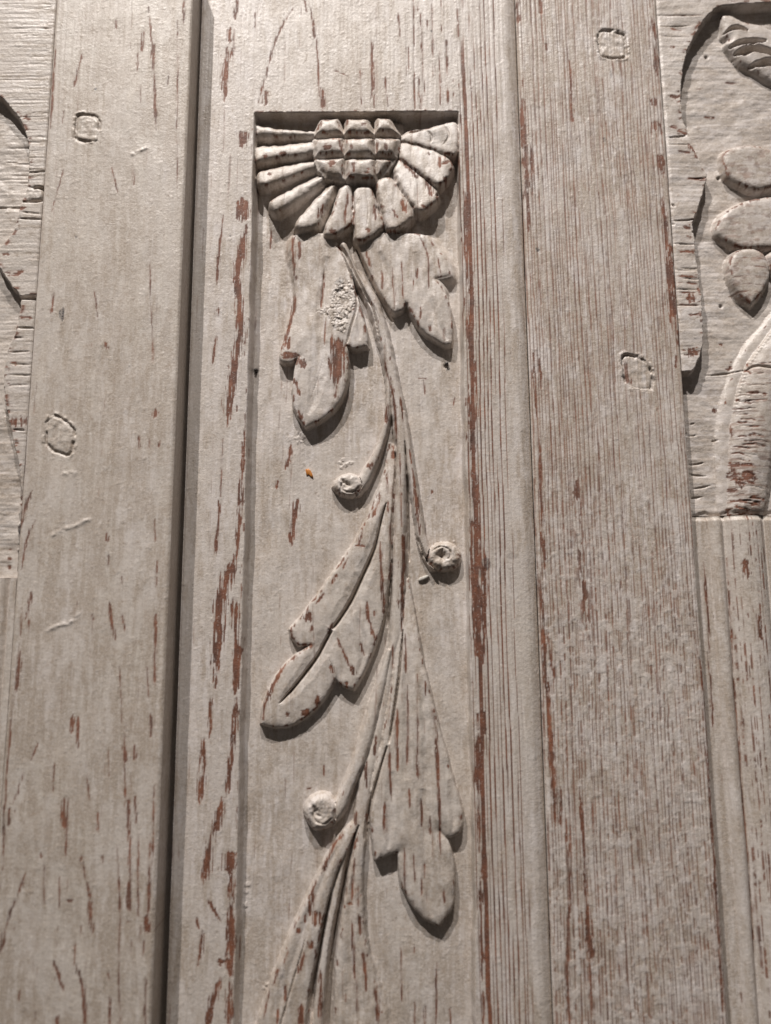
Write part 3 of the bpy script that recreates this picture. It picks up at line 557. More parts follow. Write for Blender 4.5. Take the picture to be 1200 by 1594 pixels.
# small craters left by nails
for (x_, y_) in [(398, 577), (694, 569)]:
    c = uv([(x_, y_)], -20)[0]; s = sub(F, [c], 10); F.H[s] -= 4*np.exp(-((F.U[s]-c[0])**2+(F.V[s]-c[1])**2)/3.2**2)
# handsaw the frame's own brush marks
F.part = np.where((F.part == 1) & (~inside), 0, F.part)

root = thing('carved_board', 'tall centre board carved with a half sunflower, leaves and curling stems in a sunken panel', 'carved board', (0, 0.0, -.3))
parts = {0: ('board_face', None, None), 1: ('sunken_ground', None, None), 10: ('sunflower', None, 'half sunflower carved under the top edge of the sunken panel')}
for i in range(11): parts[11+i] = ('petal', 10, None)
for i in range(9): parts[30+i] = ('seed_block', 10, None)
parts.update({40: ('leaf', None, 'lobed leaf with flaking paint and bare brown wood, left under the sunflower'), 41: ('leaf', None, 'short pointed leaf right under the sunflower'), 42: ('leaf', None, 'long slanting leaf with a deep dark central vein, left of the stem'), 43: ('leaf', None, 'long drooping leaf to the right of the stem at the bottom'),
 44: ('leaf', None, 'lowest leaf on the left, running out of the bottom edge'), 45: ('leaf', None, 'lowest leaf on the right, running out of the bottom edge'), 46: ('stem_ridge', None, None), 50: ('stem', None, None), 51: ('tendril', None, 'tendril running down to the right scroll'), 52: ('tendril', None, 'tendril running down to the upper left scroll'), 53: ('tendril', None, 'tendril running down to the lower left scroll'),
 60: ('scroll', None, 'upper left scroll with a slanting slit'), 61: ('scroll', None, 'right scroll with a dark pit'), 62: ('scroll', None, 'lower left scroll above a black shadow')})
build_field(F, root, parts, M_V)
FM = F

# ------------------------------------------------------------------ small things on the board
def lump(name, px, h, pts, t, mat, parent=None, tilt=0.0):
    """small faceted solid: outline pts in units round a photo pixel, thickness t"""
    c = uv([px], h)[0]; n = len(pts)
    co = []
    for lev, k in ((h-.6, 1.0), (h+t*.7, .95), (h+t, .6)):
        for i, p in enumerate(pts): co.append(to_world(np.array(c[0]+p[0]*k), np.array(c[1]+p[1]*k), np.array(lev+tilt*p[0]*k)))
    co.append(to_world(np.array(c[0]), np.array(c[1]), np.array(h+t*.95))); co = np.array(co)
    q = [(l*n+i, l*n+(i+1) % n, (l+1)*n+(i+1) % n, (l+1)*n+i) for l in range(2) for i in range(n)]
    q += [(2*n+i, 2*n+(i+1) % n, 2*n+(i+2) % n, 3*n) for i in range(0, n, 2)]
    return mesh_obj(name, co, np.array(q)[:, ::-1], mat, parent)
m_iron = flat_mat('rusty_iron', (.05, .04, .035), .5); m_or = flat_mat('orange_flake', (.62, .23, .04), .5, 1400); m_wh = flat_mat('white_chip', (.70, .66, .60), .6)
def hat(px): # ground height under a photo point
    c = uv([px], -20)[0]; j = np.searchsorted(FM.vs, c[1]); i = np.searchsorted(FM.us, c[0]); return float(FM.H[j, i])
o8 = lambda r: [(r*math.cos(a), r*math.sin(a)) for a in np.arange(0, 2*math.pi-.01, math.pi/4)]
for px in [(399, 578), (695, 568)]:
    lump('nail', px, hat(px)-1, o8(3.0), 9, m_iron, root)
fl = lump('paint_flake', (481, 736), hat((481, 736))+.4, [(-6, -6), (-1, -7), (3, -3), (6, 4), (7, 9), (3, 7), (-1, 3), (-4, 6)], 1.6, m_or, None, .12)
fl['label'] = 'small orange flake stuck on the plain ground left of the upper scroll'; fl['category'] = 'flake'
ch = lump('wood_chip', (659, 900), hat((659, 900))+1.0, [(-8, 2.2), (-6, -1), (6, -5), (8.5, -4.5), (8.5, -2), (5, .5), (-5, 5), (-8, 4.5)], 3.2, m_wh, None, .1)
ch['label'] = 'tiny white wood chip stuck below the right scroll'; ch['category'] = 'chip'

# ------------------------------------------------------------------ left stile
def peg(F, px, h, part, gd=2.8, gw=2.1, dh=.9, seed=1, dark=1, rim=.5):
    P = npt(px, h); P = crom(P, True, 3)
    s = sub(F, P, 10); U, V = F.U[s], F.V[s]
    sd = poly_sd(U, V, P)+(fbm(U/5, V/5, 500+seed, 2)-.5)*2.6
    nb = fbm(U/9, V/9, 520+seed, 2); arc = sst(.40, .56, fbm(U/15, V/15, 525+seed, 2)+.05)
    g = np.exp(-(sd/(gw*(.6+.9*nb)))**2)*(.12+.95*arc)
    F.H[s] += -gd*g+rim*np.exp(-((sd+3.5)/2.6)**2)*sst(.5, .62, fbm(U/7, V/7, 527+seed, 3))*3+np.where(sd > 0, dh+(fbm(U/9, V/9, 540+seed, 4)-.5)*2.6, 0)
    F.dirt[s] = np.maximum(F.dirt[s], np.maximum(g, np.exp(-((sd-.5)/3.2)**2)*arc*sst(.42, .55, fbm(U/4, V/4, 529+seed, 3)))); F.stain[s] = np.maximum(F.stain[s], g*dark*.22*sst(.3, .55, nb))
    F.dirt[s] = np.maximum(F.dirt[s], .6*sst(-1, 2, sd)*sst(.4, .6, fbm(U/6, V/6, 560+seed, 3)))
    F.part[s] = np.where(sd > -.5, part, F.part[s])
    return sd, s
HS = 50
F = make_field(55.5, 283, V0, V1, 1.45); U, V = F.U, F.V
F.G = np.full_like(U, HS); F.H[:] = HS
x = np.clip((U-278)/5, 0, 1); F.H -= 3.0*x**2; x = np.clip((59-U)/3.5, 0, 1); F.H -= 2.2*x**2
F.dirt[:] = .35*sst(262, 279, U)
common(F, 140, grain=.24, tone=.42, bump=.55); F.dirt = np.maximum(F.dirt, (.45+.35*sst(500, 1200, V))*sst(.44, .54, fbm(U/38, V/85, 147, 5)))
peg(F, L1([(358, 560), (375, 538), (440, 543), (462, 572), (455, 652), (430, 660), (375, 655), (355, 640)]), HS, 1, seed=3)
peg(F, L2([(235, 448), (285, 455), (345, 510), (342, 560), (325, 620), (270, 612), (225, 580), (215, 540)]), HS, 2, seed=4)
for p, wd in [
 (L1([(692, 30), (705, 150), (716, 270), (722, 420), (730, 610)]), 4.2), (L1([(712, 200), (716, 280)]), 6), (L1([(385, 250), (365, 320), (345, 405)]), 4), (L1([(668, 140), (662, 240)]), 4), (L1([(642, 250), (640, 330)]), 3), (L1([(828, 90), (828, 300)]), 2.4), (L1([(832, 300), (828, 560), (830, 880)]), 2.6), (L1([(300, 515), (290, 575)]), 4), (L1([(622, 780), (622, 870)]), 3), (L1([(440, 1360), (455, 1480)]), 4), (L1([(250, 1370), (237, 1465)]), 4), (L1([(540, 90), (540, 140)]), 2.4), (L1([(785, 330), (783, 400)]), 3), (L1([(655, 400), (655, 480)]), 2.4), (L1([(262, 180), (235, 600)]), 3), (L1([(295, 790), (240, 990)]), 2.2), (L1([(520, 780), (550, 900)]), 2.2), (L1([(700, 1180), (712, 1520)]), 2.), (L1([(860, 10), (856, 120)]), 5),
 (L2([(150, 790), (118, 870), (100, 960)]), 5), (L2([(165, 930), (125, 1020), (100, 1160)]), 4.5), (L2([(735, 415), (725, 450)]), 8), (L2([(652, 540), (655, 605)]), 4), (L2([(700, 550), (697, 595)]), 4), (L2([(498, 985), (503, 1030)]), 5), (L2([(510, 1090), (506, 1145)]), 4), (L2([(510, 1310), (520, 1380), (542, 1490)]), 4.5), (L2([(575, 1370), (588, 1445)]), 3.4), (L2([(742, 1120), (738, 1240)]), 3), (L2([(737, 1370), (733, 1580)]), 3.5), (L2([(145, 1265), (122, 1390)]), 5), (L2([(135, 1390), (135, 1450)]), 4), (L2([(98, 1340), (95, 1480)]), 4), (L2([(715, 20), (715, 200)]), 2), (L2([(490, 100), (505, 130)]), 5), (L2([(430, 1370), (435, 1400)]), 3), (L2([(572, 1190), (575, 1230)]), 3), (L2([(755, 560), (750, 590)]), 3), (L2([(730, 920), (732, 1030)]), 2), (L2([(120, 610), (100, 790)]), 3),
 (L3([(85, 35), (78, 120), (68, 210)]), 6), (L3([(55, 210), (38, 400), (26, 600), (16, 760), (10, 950)]), 3), (L3([(158, 420), (125, 500)]), 2.4), (L3([(100, 540), (55, 670)]), 4), (L3([(40, 690), (35, 770)]), 7), (L3([(300, 310), (296, 380)]), 7), (L3([(322, 310), (326, 440)]), 5), (L3([(272, 645), (266, 780)]), 8), (L3([(285, 650), (275, 890)]), 3.4), (L3([(362, 500), (366, 590), (376, 660)]), 3.4), (L3([(528, 350), (525, 480), (532, 600), (545, 740), (552, 900), (556, 1120)]), 4), (L3([(524, 430), (528, 500)]), 7), (L3([(540, 640), (548, 800)]), 6), (L3([(570, 425), (570, 495)]), 4.5), (L3([(573, 645), (577, 760)]), 3.4), (L3([(642, 295), (640, 400)]), 5), (L3([(622, 100), (630, 240)]), 2), (L3([(655, 30), (657, 180)]), 3.6), (L3([(342, 885), (358, 990)]), 4.5), (L3([(365, 1000), (378, 1070)]), 3), (L3([(376, 1065), (388, 1218)]), 6), (L3([(495, 850), (505, 1000), (510, 1150), (505, 1400), (516, 1610)]), 2.4), (L3([(505, 980), (508, 1130)]), 4), (L3([(248, 980), (246, 1110)]), 3), (L3([(280, 1078), (305, 1078)]), 4), (L3([(105, 965), (70, 1065), (35, 1150), (5, 1290)]), 5), (L3([(310, 1245), (318, 1350), (350, 1450), (362, 1610)]), 4), (L3([(225, 1330), (262, 1450)]), 4), (L3([(342, 1430), (360, 1600)]), 6), (L3([(464, 1470), (465, 1610)]), 3.4), (L3([(460, 1380), (462, 1410)]), 3), (L3([(588, 790), (590, 980)]), 2), (L3([(585, 900), (590, 1140)]), 3), (L3([(412, 710), (414, 790)]), 4), (L3([(432, 890), (434, 920)]), 5), (L3([(172, 880), (172, 900)]), 3), (L3([(455, 440), (460, 560)]), 2), (L3([(550, 1000), (548, 1120)]), 6), (L3([(540, 1165), (560, 1175)]), 7), (L3([(560, 1180), (558, 1300)]), 2.4), (L3([(600, 1180), (596, 1260)]), 2), (L3([(5, 1190), (3, 1300)]), 4), (L3([(225, 500), (222, 620)]), 3), (L3([(505, 100), (515, 340)]), 1.4), (L3([(185, 920), (182, 1100)]), 1.6), (L3([(85, 1450), (78, 1500)]), 4), (L3([(240, 1560), (238, 1610)]), 5)]:
    streak(F, p, wd, HS, .95, rag=1.3, seed=int(p[0][0]*3+p[0][1]) % 83)
for p, wd in [(L3([(640, 800), (636, 1100)]), 3), (L3([(628, 1140), (624, 1215)]), 9), (L3([(635, 1000), (630, 1150)]), 4), (L3([(620, 1400), (622, 1610)]), 3), (L3([(655, 600), (652, 900)]), 2.4)]: streak(F, p, wd, HS, 1, rag=1.6)
streak(F, L1([(293, 1440), (290, 1495)]), 8, HS, 1, attr='stain'); streak(F, L1([(448, 410), (448, 420)]), 4, HS, .9, attr='stain'); streak(F, L2([(608, 208), (605, 214)]), 3, HS, .9, attr='stain'); streak(F, L1([(352, 1100), (355, 1115)]), 3.5, HS, .8, attr='stain'); streak(F, L1([(660, 705), (690, 693)]), 2.4, HS, .8, attr='stain')
# scraped ridges of paint
for pts in (L2([(250, 1000), (310, 970), (360, 950), (415, 925)]), L2([(222, 1440), (280, 1420), (335, 1400), (368, 1365)]), L2([(300, 710), (350, 712)]), L1([(620, 720), (690, 692)])):
    P = crom(npt(pts, HS), False); s = sub(F, P, 10); d, t = seg_dist(F.U[s], F.V[s], P, False)
    F.H[s] += 1.6*np.exp(-(d/3.2)**2)*(fbm(F.U[s]/5, F.V[s]/5, 61, 2)*1.8-.4); F.dirt[s] *= 1-np.exp(-(d/5)**2)
s = (slice(None), slice(None)); grain_lines(F, s, 11, .62, .80, 235, wfac=.07, along=110, mask=.98+.12*(fbm(U/60, V/200, 236, 3)-.5), warp=22, amp=.5); grain_lines(F, s, 8, .74, .86, 231, wfac=.16, along=60, mask=.98+.06*sst(900, 1500, V)+.08*sst(225, 275, U)*sst(700, 1300, V), warp=14, amp=.8)
F.U = F.U-5.0*np.clip((V+75)/1600, 0, 1.1)*sst(150, 283, U)
rt = thing('door_stile', 'plain upright stile with two pegs, standing proud left of the carved centre board', 'stile', (-.17, 0, -.3), 'upright stiles of the door')
build_field(F, rt, {0: ('board_face', None, None), 1: ('peg', None, 'small neat squarish peg near the top'), 2: ('peg', None, 'larger rounder peg with a ragged raised rim')}, M_V)

# ------------------------------------------------------------------ right stile
HR = -3
F = make_field(833.0, 1078, V0, V1, 1.4); U, V = F.U, F.V
F.G = np.full_like(U, HR); F.H[:] = HR
x = np.clip((839-U)/6, 0, 1); F.H -= 5*x**2; x = np.clip((U-1073.5)/5, 0, 1); F.H -= 3*x**2
tanm = sst(.48, .62, fbm((U)/70, V/170, 163, 3)); tanm = np.maximum(tanm*.55, .8*np.exp(-((U-990)/45)**2-((V-640)/230)**2)); F.dirt[:] = np.maximum(tanm*.75, .4*sst(900, 1400, V)*fbm(U/60, V/120, 165, 3))
common(F, 170, grain=.3, tone=.70)
bare = sst(.50, .60, fbm(U/30, V/80, 167, 3))
mk = 1.02+.06*sst(-100, 900, V)+.15*(fbm(U/60, V/160, 171, 3)-.5)+.05*sst(930, 860, U)*sst(300, 700, V)-.18*np.exp(-((U-1000)/40)**2-((V-560)/260)**2)+.04*sst(1030, 1060, U)
mk = mk-.16*np.exp(-((V-20)/60)**2)*sst(1030, 1000, U)
grain_lines(F, (slice(None), slice(None)), 5.8, .28, .58, 181, wfac=.14, along=150, mask=mk, warp=7, amp=.85)
mk2 = .98+.10*np.exp(-((U-895)/35)**2)*sst(560, 800, V)+.07*sst(600, 1300, V)+.12*(fbm(U/80, V/120, 173, 3)-.5)
grain_lines(F, (slice(None), slice(None)), 3.7, .32, .66, 191, wfac=.15, along=40, mask=mk2, warp=6, amp=.6)
mot = sst(.45, .65, fbm(U/4.5, V/9, 175, 3))*sst(350, 900, V)
F.dirt[:] = np.maximum(F.dirt, .32*mot); F.dirt = np.maximum(F.dirt, .8*sst(.50, .57, fbm(U/42, V/75, 177, 5)))
# patches where the paint is rubbed thin, and thick white dabs
n = fbm(U/6.5, V/10, 193, 3); area = np.clip(.25+.75*sst(600, 1000, V), 0, 1)*(.4+.6*fbm(U/70, V/150, 197, 3))
F.wear *= 1-.85*sst(.52, .60, n)*area; F.tone += .5*sst(.50, .60, n)*area; F.dirt *= 1-.9*sst(.50, .60, n)*area; F.H += .5*sst(.52, .60, n)*area
s = sub(F, [(885, 690), (925, 1050)], 0); q = np.exp(-((F.U[s]-902-(F.V[s]-850)*.03)/11)**2)*sst(690, 760, F.V[s])*sst(1050, 960, F.V[s]); F.wear[s] = np.maximum(F.wear[s], q*sst(.52, .6, fbm(F.U[s]/3.5, F.V[s]/16, 199, 3)))
for i, (p, h) in enumerate([(Q1([(485, 130), (530, 125), (590, 140), (597, 190), (595, 237), (510, 235), (490, 200)]), HR), (Q2([(585, 410), (625, 408), (680, 430), (705, 480), (702, 545), (630, 540), (600, 520), (588, 470)]), HR)]):
    sd, s = peg(F, p, h, 1+i, seed=8+i, gd=3.0, gw=2.2, dh=-1.6, rim=.5)
    F.wear[s] *= sst(2, -12, sd)*.9; F.dirt[s] = np.maximum(F.dirt[s], .55*sst(-2, 3, sd))
streak(F, Q2([(595, 430), (600, 480), (620, 530)]), 9, HR, .9, seed=4)
for p, wd in [(Q1([(148, 0), (152, 90)]), 7), (Q1([(165, 330), (170, 360)]), 5), (Q1([(170, 410), (175, 560), (182, 700), (192, 860)]), 9), (Q1([(180, 640), (186, 740)]), 8), (Q1([(192, 850), (196, 960)]), 6), (Q1([(205, 600), (210, 820)]), 4), (Q1([(708, 80), (722, 180), (730, 310)]), 9), (Q1([(718, 405), (722, 440)]), 12), (Q1([(742, 510), (745, 560)]), 9), (Q1([(720, 500), (722, 540)]), 7), (Q1([(735, 640), (745, 730)]), 12), (Q1([(750, 820), (770, 960), (778, 1100), (785, 1333)]), 9), (Q2([(780, -20), (795, 150), (805, 290)]), 8), (Q1([(242, 0), (246, 60)]), 7), (Q1([(265, 180), (268, 210)]), 9), (Q1([(360, 250), (372, 380), (378, 500)]), 6), (Q2([(815, 300), (820, 380)]), 5), (Q2([(808, 410), (806, 465)]), 5), (Q2([(215, 400), (225, 600), (240, 800), (250, 1100), (262, 1300)]), 5), (Q2([(235, 410), (245, 560)]), 6), (Q3([(245, 80), (262, 200)]), 6), (Q3([(245, 240), (255, 480), (268, 700), (290, 1000), (305, 1280)]), 5.5), (Q3([(268, 480), (290, 620), (300, 700)]), 4), (Q3([(275, 700), (285, 900), (298, 1190)]), 5), (Q3([(890, 560), (915, 680), (935, 880), (945, 1100), (955, 1330)]), 4.5), (Q4([(300, 250), (305, 360)]), 5), (Q4([(325, 200), (330, 370)]), 4), (Q4([(405, 200), (430, 560), (445, 880), (462, 1150)]), 5), (Q4([(440, 740), (455, 910)]), 8), (Q4([(350, 330), (365, 640), (355, 840), (365, 1200)]), 4), (Q4([(940, 100), (960, 420), (975, 700), (995, 1000), (1002, 1200)]), 5)]:
    streak(F, p, wd, HR, 1, rag=1.4, seed=int(p[0][0]+p[0][1]) % 61)
for p, wd in [(Q1([(508, 570), (512, 590)]), 5), (Q1([(228, 1030), (238, 1040)]), 7), (Q2([(560, 758), (568, 760)]), 3), (Q1([(535, 280), (538, 330)]), 2), (Q1([(90, 680), (95, 684)]), 5)]: streak(F, p, wd, HR, .8, attr='stain')
rr = thing('door_stile', 'broad stile with two pegs and dense red brown grain lines, right of carved board', 'stile', (.14, 0, -.3), 'upright stiles of the door')
build_field(F, rr, {0: ('board_face', None, None), 1: ('peg', None, 'peg near the top with a dark notched rim'), 2: ('peg', None, 'slanting peg with bare brown wood on its left side')}, M_V)

# ------------------------------------------------------------------ right carved panel
def sunk(F, px, top, depth, wall=4, seed=1, wear=.7):
    P = crom(npt(px, top), True); sd = poly_sd(F.U, F.V, P)+(fbm(F.U/14, F.V/6, 600+seed, 2)-.5)*3
    F.sd = sd; F.H -= depth*sst(0, 1, sd/wall)
    F.part[:] = np.where(sd > -.3, 1, F.part)
    F.wear[:] = np.maximum(F.wear, np.exp(-((sd+3)/3.5)**2)*sst(.75-.2*wear, .82-.2*wear, fbm(F.U/12, F.V/5, 610+seed, 3)))
HP = -4
F = make_field(1079, 1330, V0, 803, 1.35); U, V = F.U, F.V
F.H[:] = HP; x = np.clip((1084-U)/5, 0, 1); F.H -= 2.2*x**2
rp = Q1([(1500, 4), (1240, 6), (1000, 20), (940, 60), (890, 130), (855, 200), (835, 280), (825, 380), (830, 470), (850, 540), (880, 620), (912, 685), (935, 722), (935, 722), (908, 830), (872, 930), (872, 930), (882, 1000), (890, 1080), (905, 1200)])+Q2([(910, 160), (917, 300), (917, 370), (917, 370), (880, 463), (838, 470), (838, 470), (700, 470), (700, 1300), (1500, 1300)])
sunk(F, rp, HP, 19, 4.5, 3)
F.G = np.where(F.sd > 0, HP-19, HP).astype(np.float32)+(fbm(U/40, V/25, 633, 3)-.5)*4
F.H += (F.G-np.where(F.sd > 0, HP-19, HP))
common(F, 240, hz=True, grain=.3, tone=.7); F.dirt *= .5; F.H += (fbm(U/22, V/14, 671, 3)-.5)*2.0*(F.part == 1)
wing = Zm(1020, 0, 6.644, [(690, 150), (800, 150), (900, 205), (1040, 240), (1200, 290), (1500, 380), (1900, 500), (1900, 1150), (1500, 1000), (1190, 825), (1090, 762), (980, 690), (900, 640), (828, 555), (785, 500), (742, 445), (768, 400), (722, 345), (705, 250)])
raise_poly(F, wing, -11, 2, wall=5, rnd=4, rndw=4, dome=3, seed=41, ground=F.G[0, 0]*0-22)
for p in ([(715, 335, 1), (800, 290, 3.4), (880, 290, 3.4), (960, 318, 1)], [(775, 480, 2), (880, 440, 4), (1000, 425, 4), (1150, 425, 2)], [(825, 545, 2), (920, 530, 6), (1010, 500, 6), (1120, 520, 5), (1250, 560, 4)], [(980, 680, 2), (1080, 660, 5), (1200, 640, 6), (1400, 680, 4)]):
    groove(F, Zm(1020, 0, 6.644, [(q[0], q[1], q[2]*1.5) for q in p]), 14, -10, 3, .8)
ov = [Q1([(1005, 640), (1040, 612), (1100, 600), (1170, 605), (1230, 640), (1245, 700), (1225, 765), (1150, 785), (1075, 762), (1020, 720)]),
      Q1([(975, 940), (1000, 890), (1070, 845), (1170, 818), (1300, 815), (1400, 900), (1350, 1000), (1220, 1025), (1090, 1030), (1040, 1012), (985, 972)]),
      Q1([(1060, 1040), (1130, 1030), (1180, 1060), (1197, 1130), (1172, 1200), (1122, 1262), (1122, 1262), (1070, 1218), (1035, 1140), (1032, 1080)]),
      Q1([(1190, 1080), (1200, 1050), (1300, 1000), (1400, 1100), (1330, 1220), (1250, 1180)])]
for i, p in enumerate(ov): raise_poly(F, p, -8, 3+i, wall=5, rnd=4, rndw=3, dome=1.5, seed=44+i, wear=.9, ground=-22)
rim = Q2([(1300, 120), (1225, 225), (1165, 300), (1095, 385), (1035, 505), (1002, 625), (985, 770), (990, 900), (1004, 1075), (1100, 1080), (1200, 600), (1330, 400)])
raise_poly(F, rim, -17, 7, wall=6, rnd=1.5, rndw=3, wear=0, seed=48, ground=-22)
body = Q2([(1290, 180), (1210, 285), (1150, 365), (1092, 455), (1058, 560), (1034, 690), (1024, 850), (1022, 1075), (1120, 1090), (1172, 1060), (1190, 960), (1205, 860), (1240, 700), (1330, 500)])
raise_poly(F, body, -15, 8, wall=6, rnd=3, rndw=3, dome=13, domew=22, seed=49, wear=.3, ground=-22)
for p in ([(1100, 470, 2), (1140, 452, 3), (1200, 462, 3), (1260, 470, 3)],): groove(F, Q2(p), 4, -8, 2, .8)
rng = np.random.RandomState(8)
for i in range(46):
    y = rng.uniform(440, 1080); x0 = 1040+rng.uniform(0, 70)+max(0, (620-y)*.25); ln = rng.uniform(18, 90)
    p = Q2([(x0, y), (x0+ln*.5, y+rng.uniform(-4, 6)), (x0+ln, y+rng.uniform(0, 12))])
    groove(F, [q+(.9,) for q in p], 1.3, -6, 1, .5)
    if rng.rand() < .75: streak(F, p, rng.uniform(2, 3.6)+(3.5 if y > 840 else 0), -6, 1, rag=1.5)
for x0, y0, x1, y1, wd in [(1030, 850, 1075, 855, 12), (1028, 890, 1070, 900, 14), (1085, 910, 1140, 925, 12), (1030, 960, 1085, 985, 10), (1120, 1010, 1165, 1020, 9), (1040, 1010, 1075, 1040, 6), (1030, 1045, 1050, 1060, 8), (1045, 870, 1080, 960, 7)]: streak(F, Q2([(x0, y0), ((x0+x1)/2, (y0+y1)/2+3), (x1, y1)]), wd, -6, 1, rag=1.6)
edge = crom(npt(Q2([(1215, 290), (1155, 368), (1096, 458), (1062, 560), (1042, 640)]), -12), False, 8)
L_ = np.cumsum(np.r_[0, np.hypot(*np.diff(edge, axis=0).T)])
for q in np.arange(0, L_[-1], 6.5):                                  # little notches cut along the tail's edge
    c = np.array([np.interp(q, L_, edge[:, 0])+3, np.interp(q, L_, edge[:, 1])]); s = sub(F, [c], 8); F.H[s] += 1.8*np.exp(-((F.U[s]-c[0])**2+(F.V[s]-c[1])**2)/5.5)
n = fbm(U/10, V/6, 681, 4); pm = (F.part >= 3) & (F.part <= 6)
F.wear = np.where(pm, np.maximum(F.wear, .42*sst(.55, .66, n)), F.wear); F.dirt = np.where(pm, np.maximum(F.dirt, .6*sst(.47, .58, fbm(U/16, V/9, 683, 4))), F.dirt)
for y0 in (1075, 1110, 1150, 1185, 1215): streak(F, Q1([(1040, y0), (1100, y0-6), (1185, y0+2)]), 1.8, -8, .8, rag=1.6)
nb_ = fbm(U/20, V/2.4, 685, 3); F.wear = np.where(F.part == 8, np.maximum(F.wear, .55*sst(.62, .70, nb_+.07*sst(640, 720, V))*sst(520, 600, V)), F.wear); F.dirt = np.where(F.part == 8, np.maximum(F.dirt, .35), F.dirt)
# bare patches and cracks of the strip beside the stile
for x0, y0, x1, y1, wd in [(785, 118, 835, 120, 4.5), (782, 400, 815, 402, 10), (780, 528, 815, 530, 5), (810, 540, 850, 555, 8), (805, 625, 885, 640, 4), (850, 740, 935, 738, 7), (860, 600, 890, 640, 5), (840, 940, 868, 945, 5), (850, 980, 870, 985, 4), (815, 1040, 885, 1045, 3.5), (810, 1145, 895, 1150, 3), (820, 1172, 895, 1178, 3.5), (850, 1235, 885, 1240, 9), (860, 1215, 880, 1250, 10), (860, 1310, 900, 1305, 9), (1030, 310, 1085, 310, 4), (905, 340, 935, 338, 2.4), (780, 190, 800, 192, 4), (735, 62, 930, 64, 1.6), (940, 455, 985, 458, 2.4)]:
    streak(F, Q1([(x0, y0), ((x0+x1)/2, (y0+y1)/2+2), (x1, y1)]), wd, HP, 1, rag=1.4)
for x0, y0, x1, y1, wd in [(835, 385, 905, 390, 11), (860, 380, 880, 410, 9), (815, 105, 890, 108, 3.4), (815, 145, 885, 148, 2.6), (860, 170, 875, 190, 8), (865, 240, 900, 243, 8), (820, 195, 900, 200, 2.4), (1035, 450, 1055, 440, 8), (1050, 418, 1062, 422, 7), (1005, 340, 1020, 350, 3)]:
    streak(F, Q2([(x0, y0), ((x0+x1)/2, (y0+y1)/2+2), (x1, y1)]), wd, HP, 1, rag=1.4)
for x0, y0, x1, y1, d in [(775, 572, 850, 562, 5), (790, 918, 880, 912, 3), (795, 1010, 885, 1016, 2), (860, 742, 935, 736, 2), (775, 600, 860, 602, 1.5), (790, 925, 800, 935, 3), (730, 64, 920, 66, 1.6), (735, 110, 870, 106, 1.6), (800, 1120, 900, 1122, 1.5), (800, 1200, 900, 1202, 1.5), (800, 1265, 905, 1270, 1.5), (740, 150, 840, 152, 1.2), (790, 845, 800, 860, 4)]:
    groove(F, Q1([(x0, y0, 1), ((x0+x1)/2, (y0+y1)/2+1, 1.7), (x1, y1, 1.3)]), d, HP, 1, .8)
for x0, y0, x1, y1, d in [(930, 488, 1100, 470, 3), (960, 760, 985, 757, 3), (870, 690, 890, 685, 2), (860, 740, 900, 735, 2), (865, 860, 930, 850, 3), (870, 900, 940, 905, 3), (880, 960, 960, 945, 2.4), (870, 1000, 930, 990, 2), (815, 60, 900, 62, 1.5), (820, 100, 900, 104, 2.4)]:
    groove(F, Q2([(x0, y0, 1), ((x0+x1)/2, (y0+y1)/2+2, 1.8), (x1, y1, 1)]), d, HP-12, 1, .9)
for x0, y0, r_ in [(933, 236, 5), (983, 740, 4.5), (993, 1272, 4), (860, 985, 2.5)]:
    c = uv(Q1([(x0, y0)]), HP-18)[0]; s = sub(F, [c], 12); g = np.exp(-((F.U[s]-c[0])**2+(F.V[s]-c[1])**2)/(r_*.6)**2); F.H[s] -= 5*g; F.dirt[s] = np.maximum(F.dirt[s], g); F.stain[s] = np.maximum(F.stain[s], .7*g)
for p, wd in [(Q2([(962, 630), (966, 645)]), 7)]: streak(F, p, wd, HP-19, 1)
F.dirt = np.maximum(F.dirt, .5*sst(.45, .6, fbm(U/30, V/22, 655, 4))*(F.part == 1))
# ragged dark edge beside the stile
F.dirt = np.maximum(F.dirt, sst(1086, 1081, U)*sst(.45, .6, fbm(U/4, V/9, 659, 2))*sst(250, 330, V))
F.H -= 6*sst(1087, 1081, U)*sst(.5, .62, fbm(U/5, V/11, 661, 3))*sst(560, 640, V)
# worn lower lip
F.H -= 3*sst(795, 802, V+(fbm(U/9, U*0, 667, 2)-.5)*8)
rpn = thing('carved_plank', 'carved plank of level grain at the right edge with round petals and a jointed tail', 'carved plank', (.24, 0, 0), 'carved planks outside the stiles')
build_field(F, rpn, {0: ('panel_face', None, None), 1: ('sunken_ground', None, None), 2: ('leaf', None, 'split feathery leaf at the top right corner'), 3: ('petal', None, 'roundest petal, the uppermost of the group'), 4: ('petal', None, 'widest petal, lying level in the middle'), 5: ('petal', None, 'pointed petal hanging below the others'), 6: ('petal', None, None), 7: ('tail_rim', None, None), 8: ('tail', None, 'bulging tail with level cracks and bare red brown patches')}, M_H)

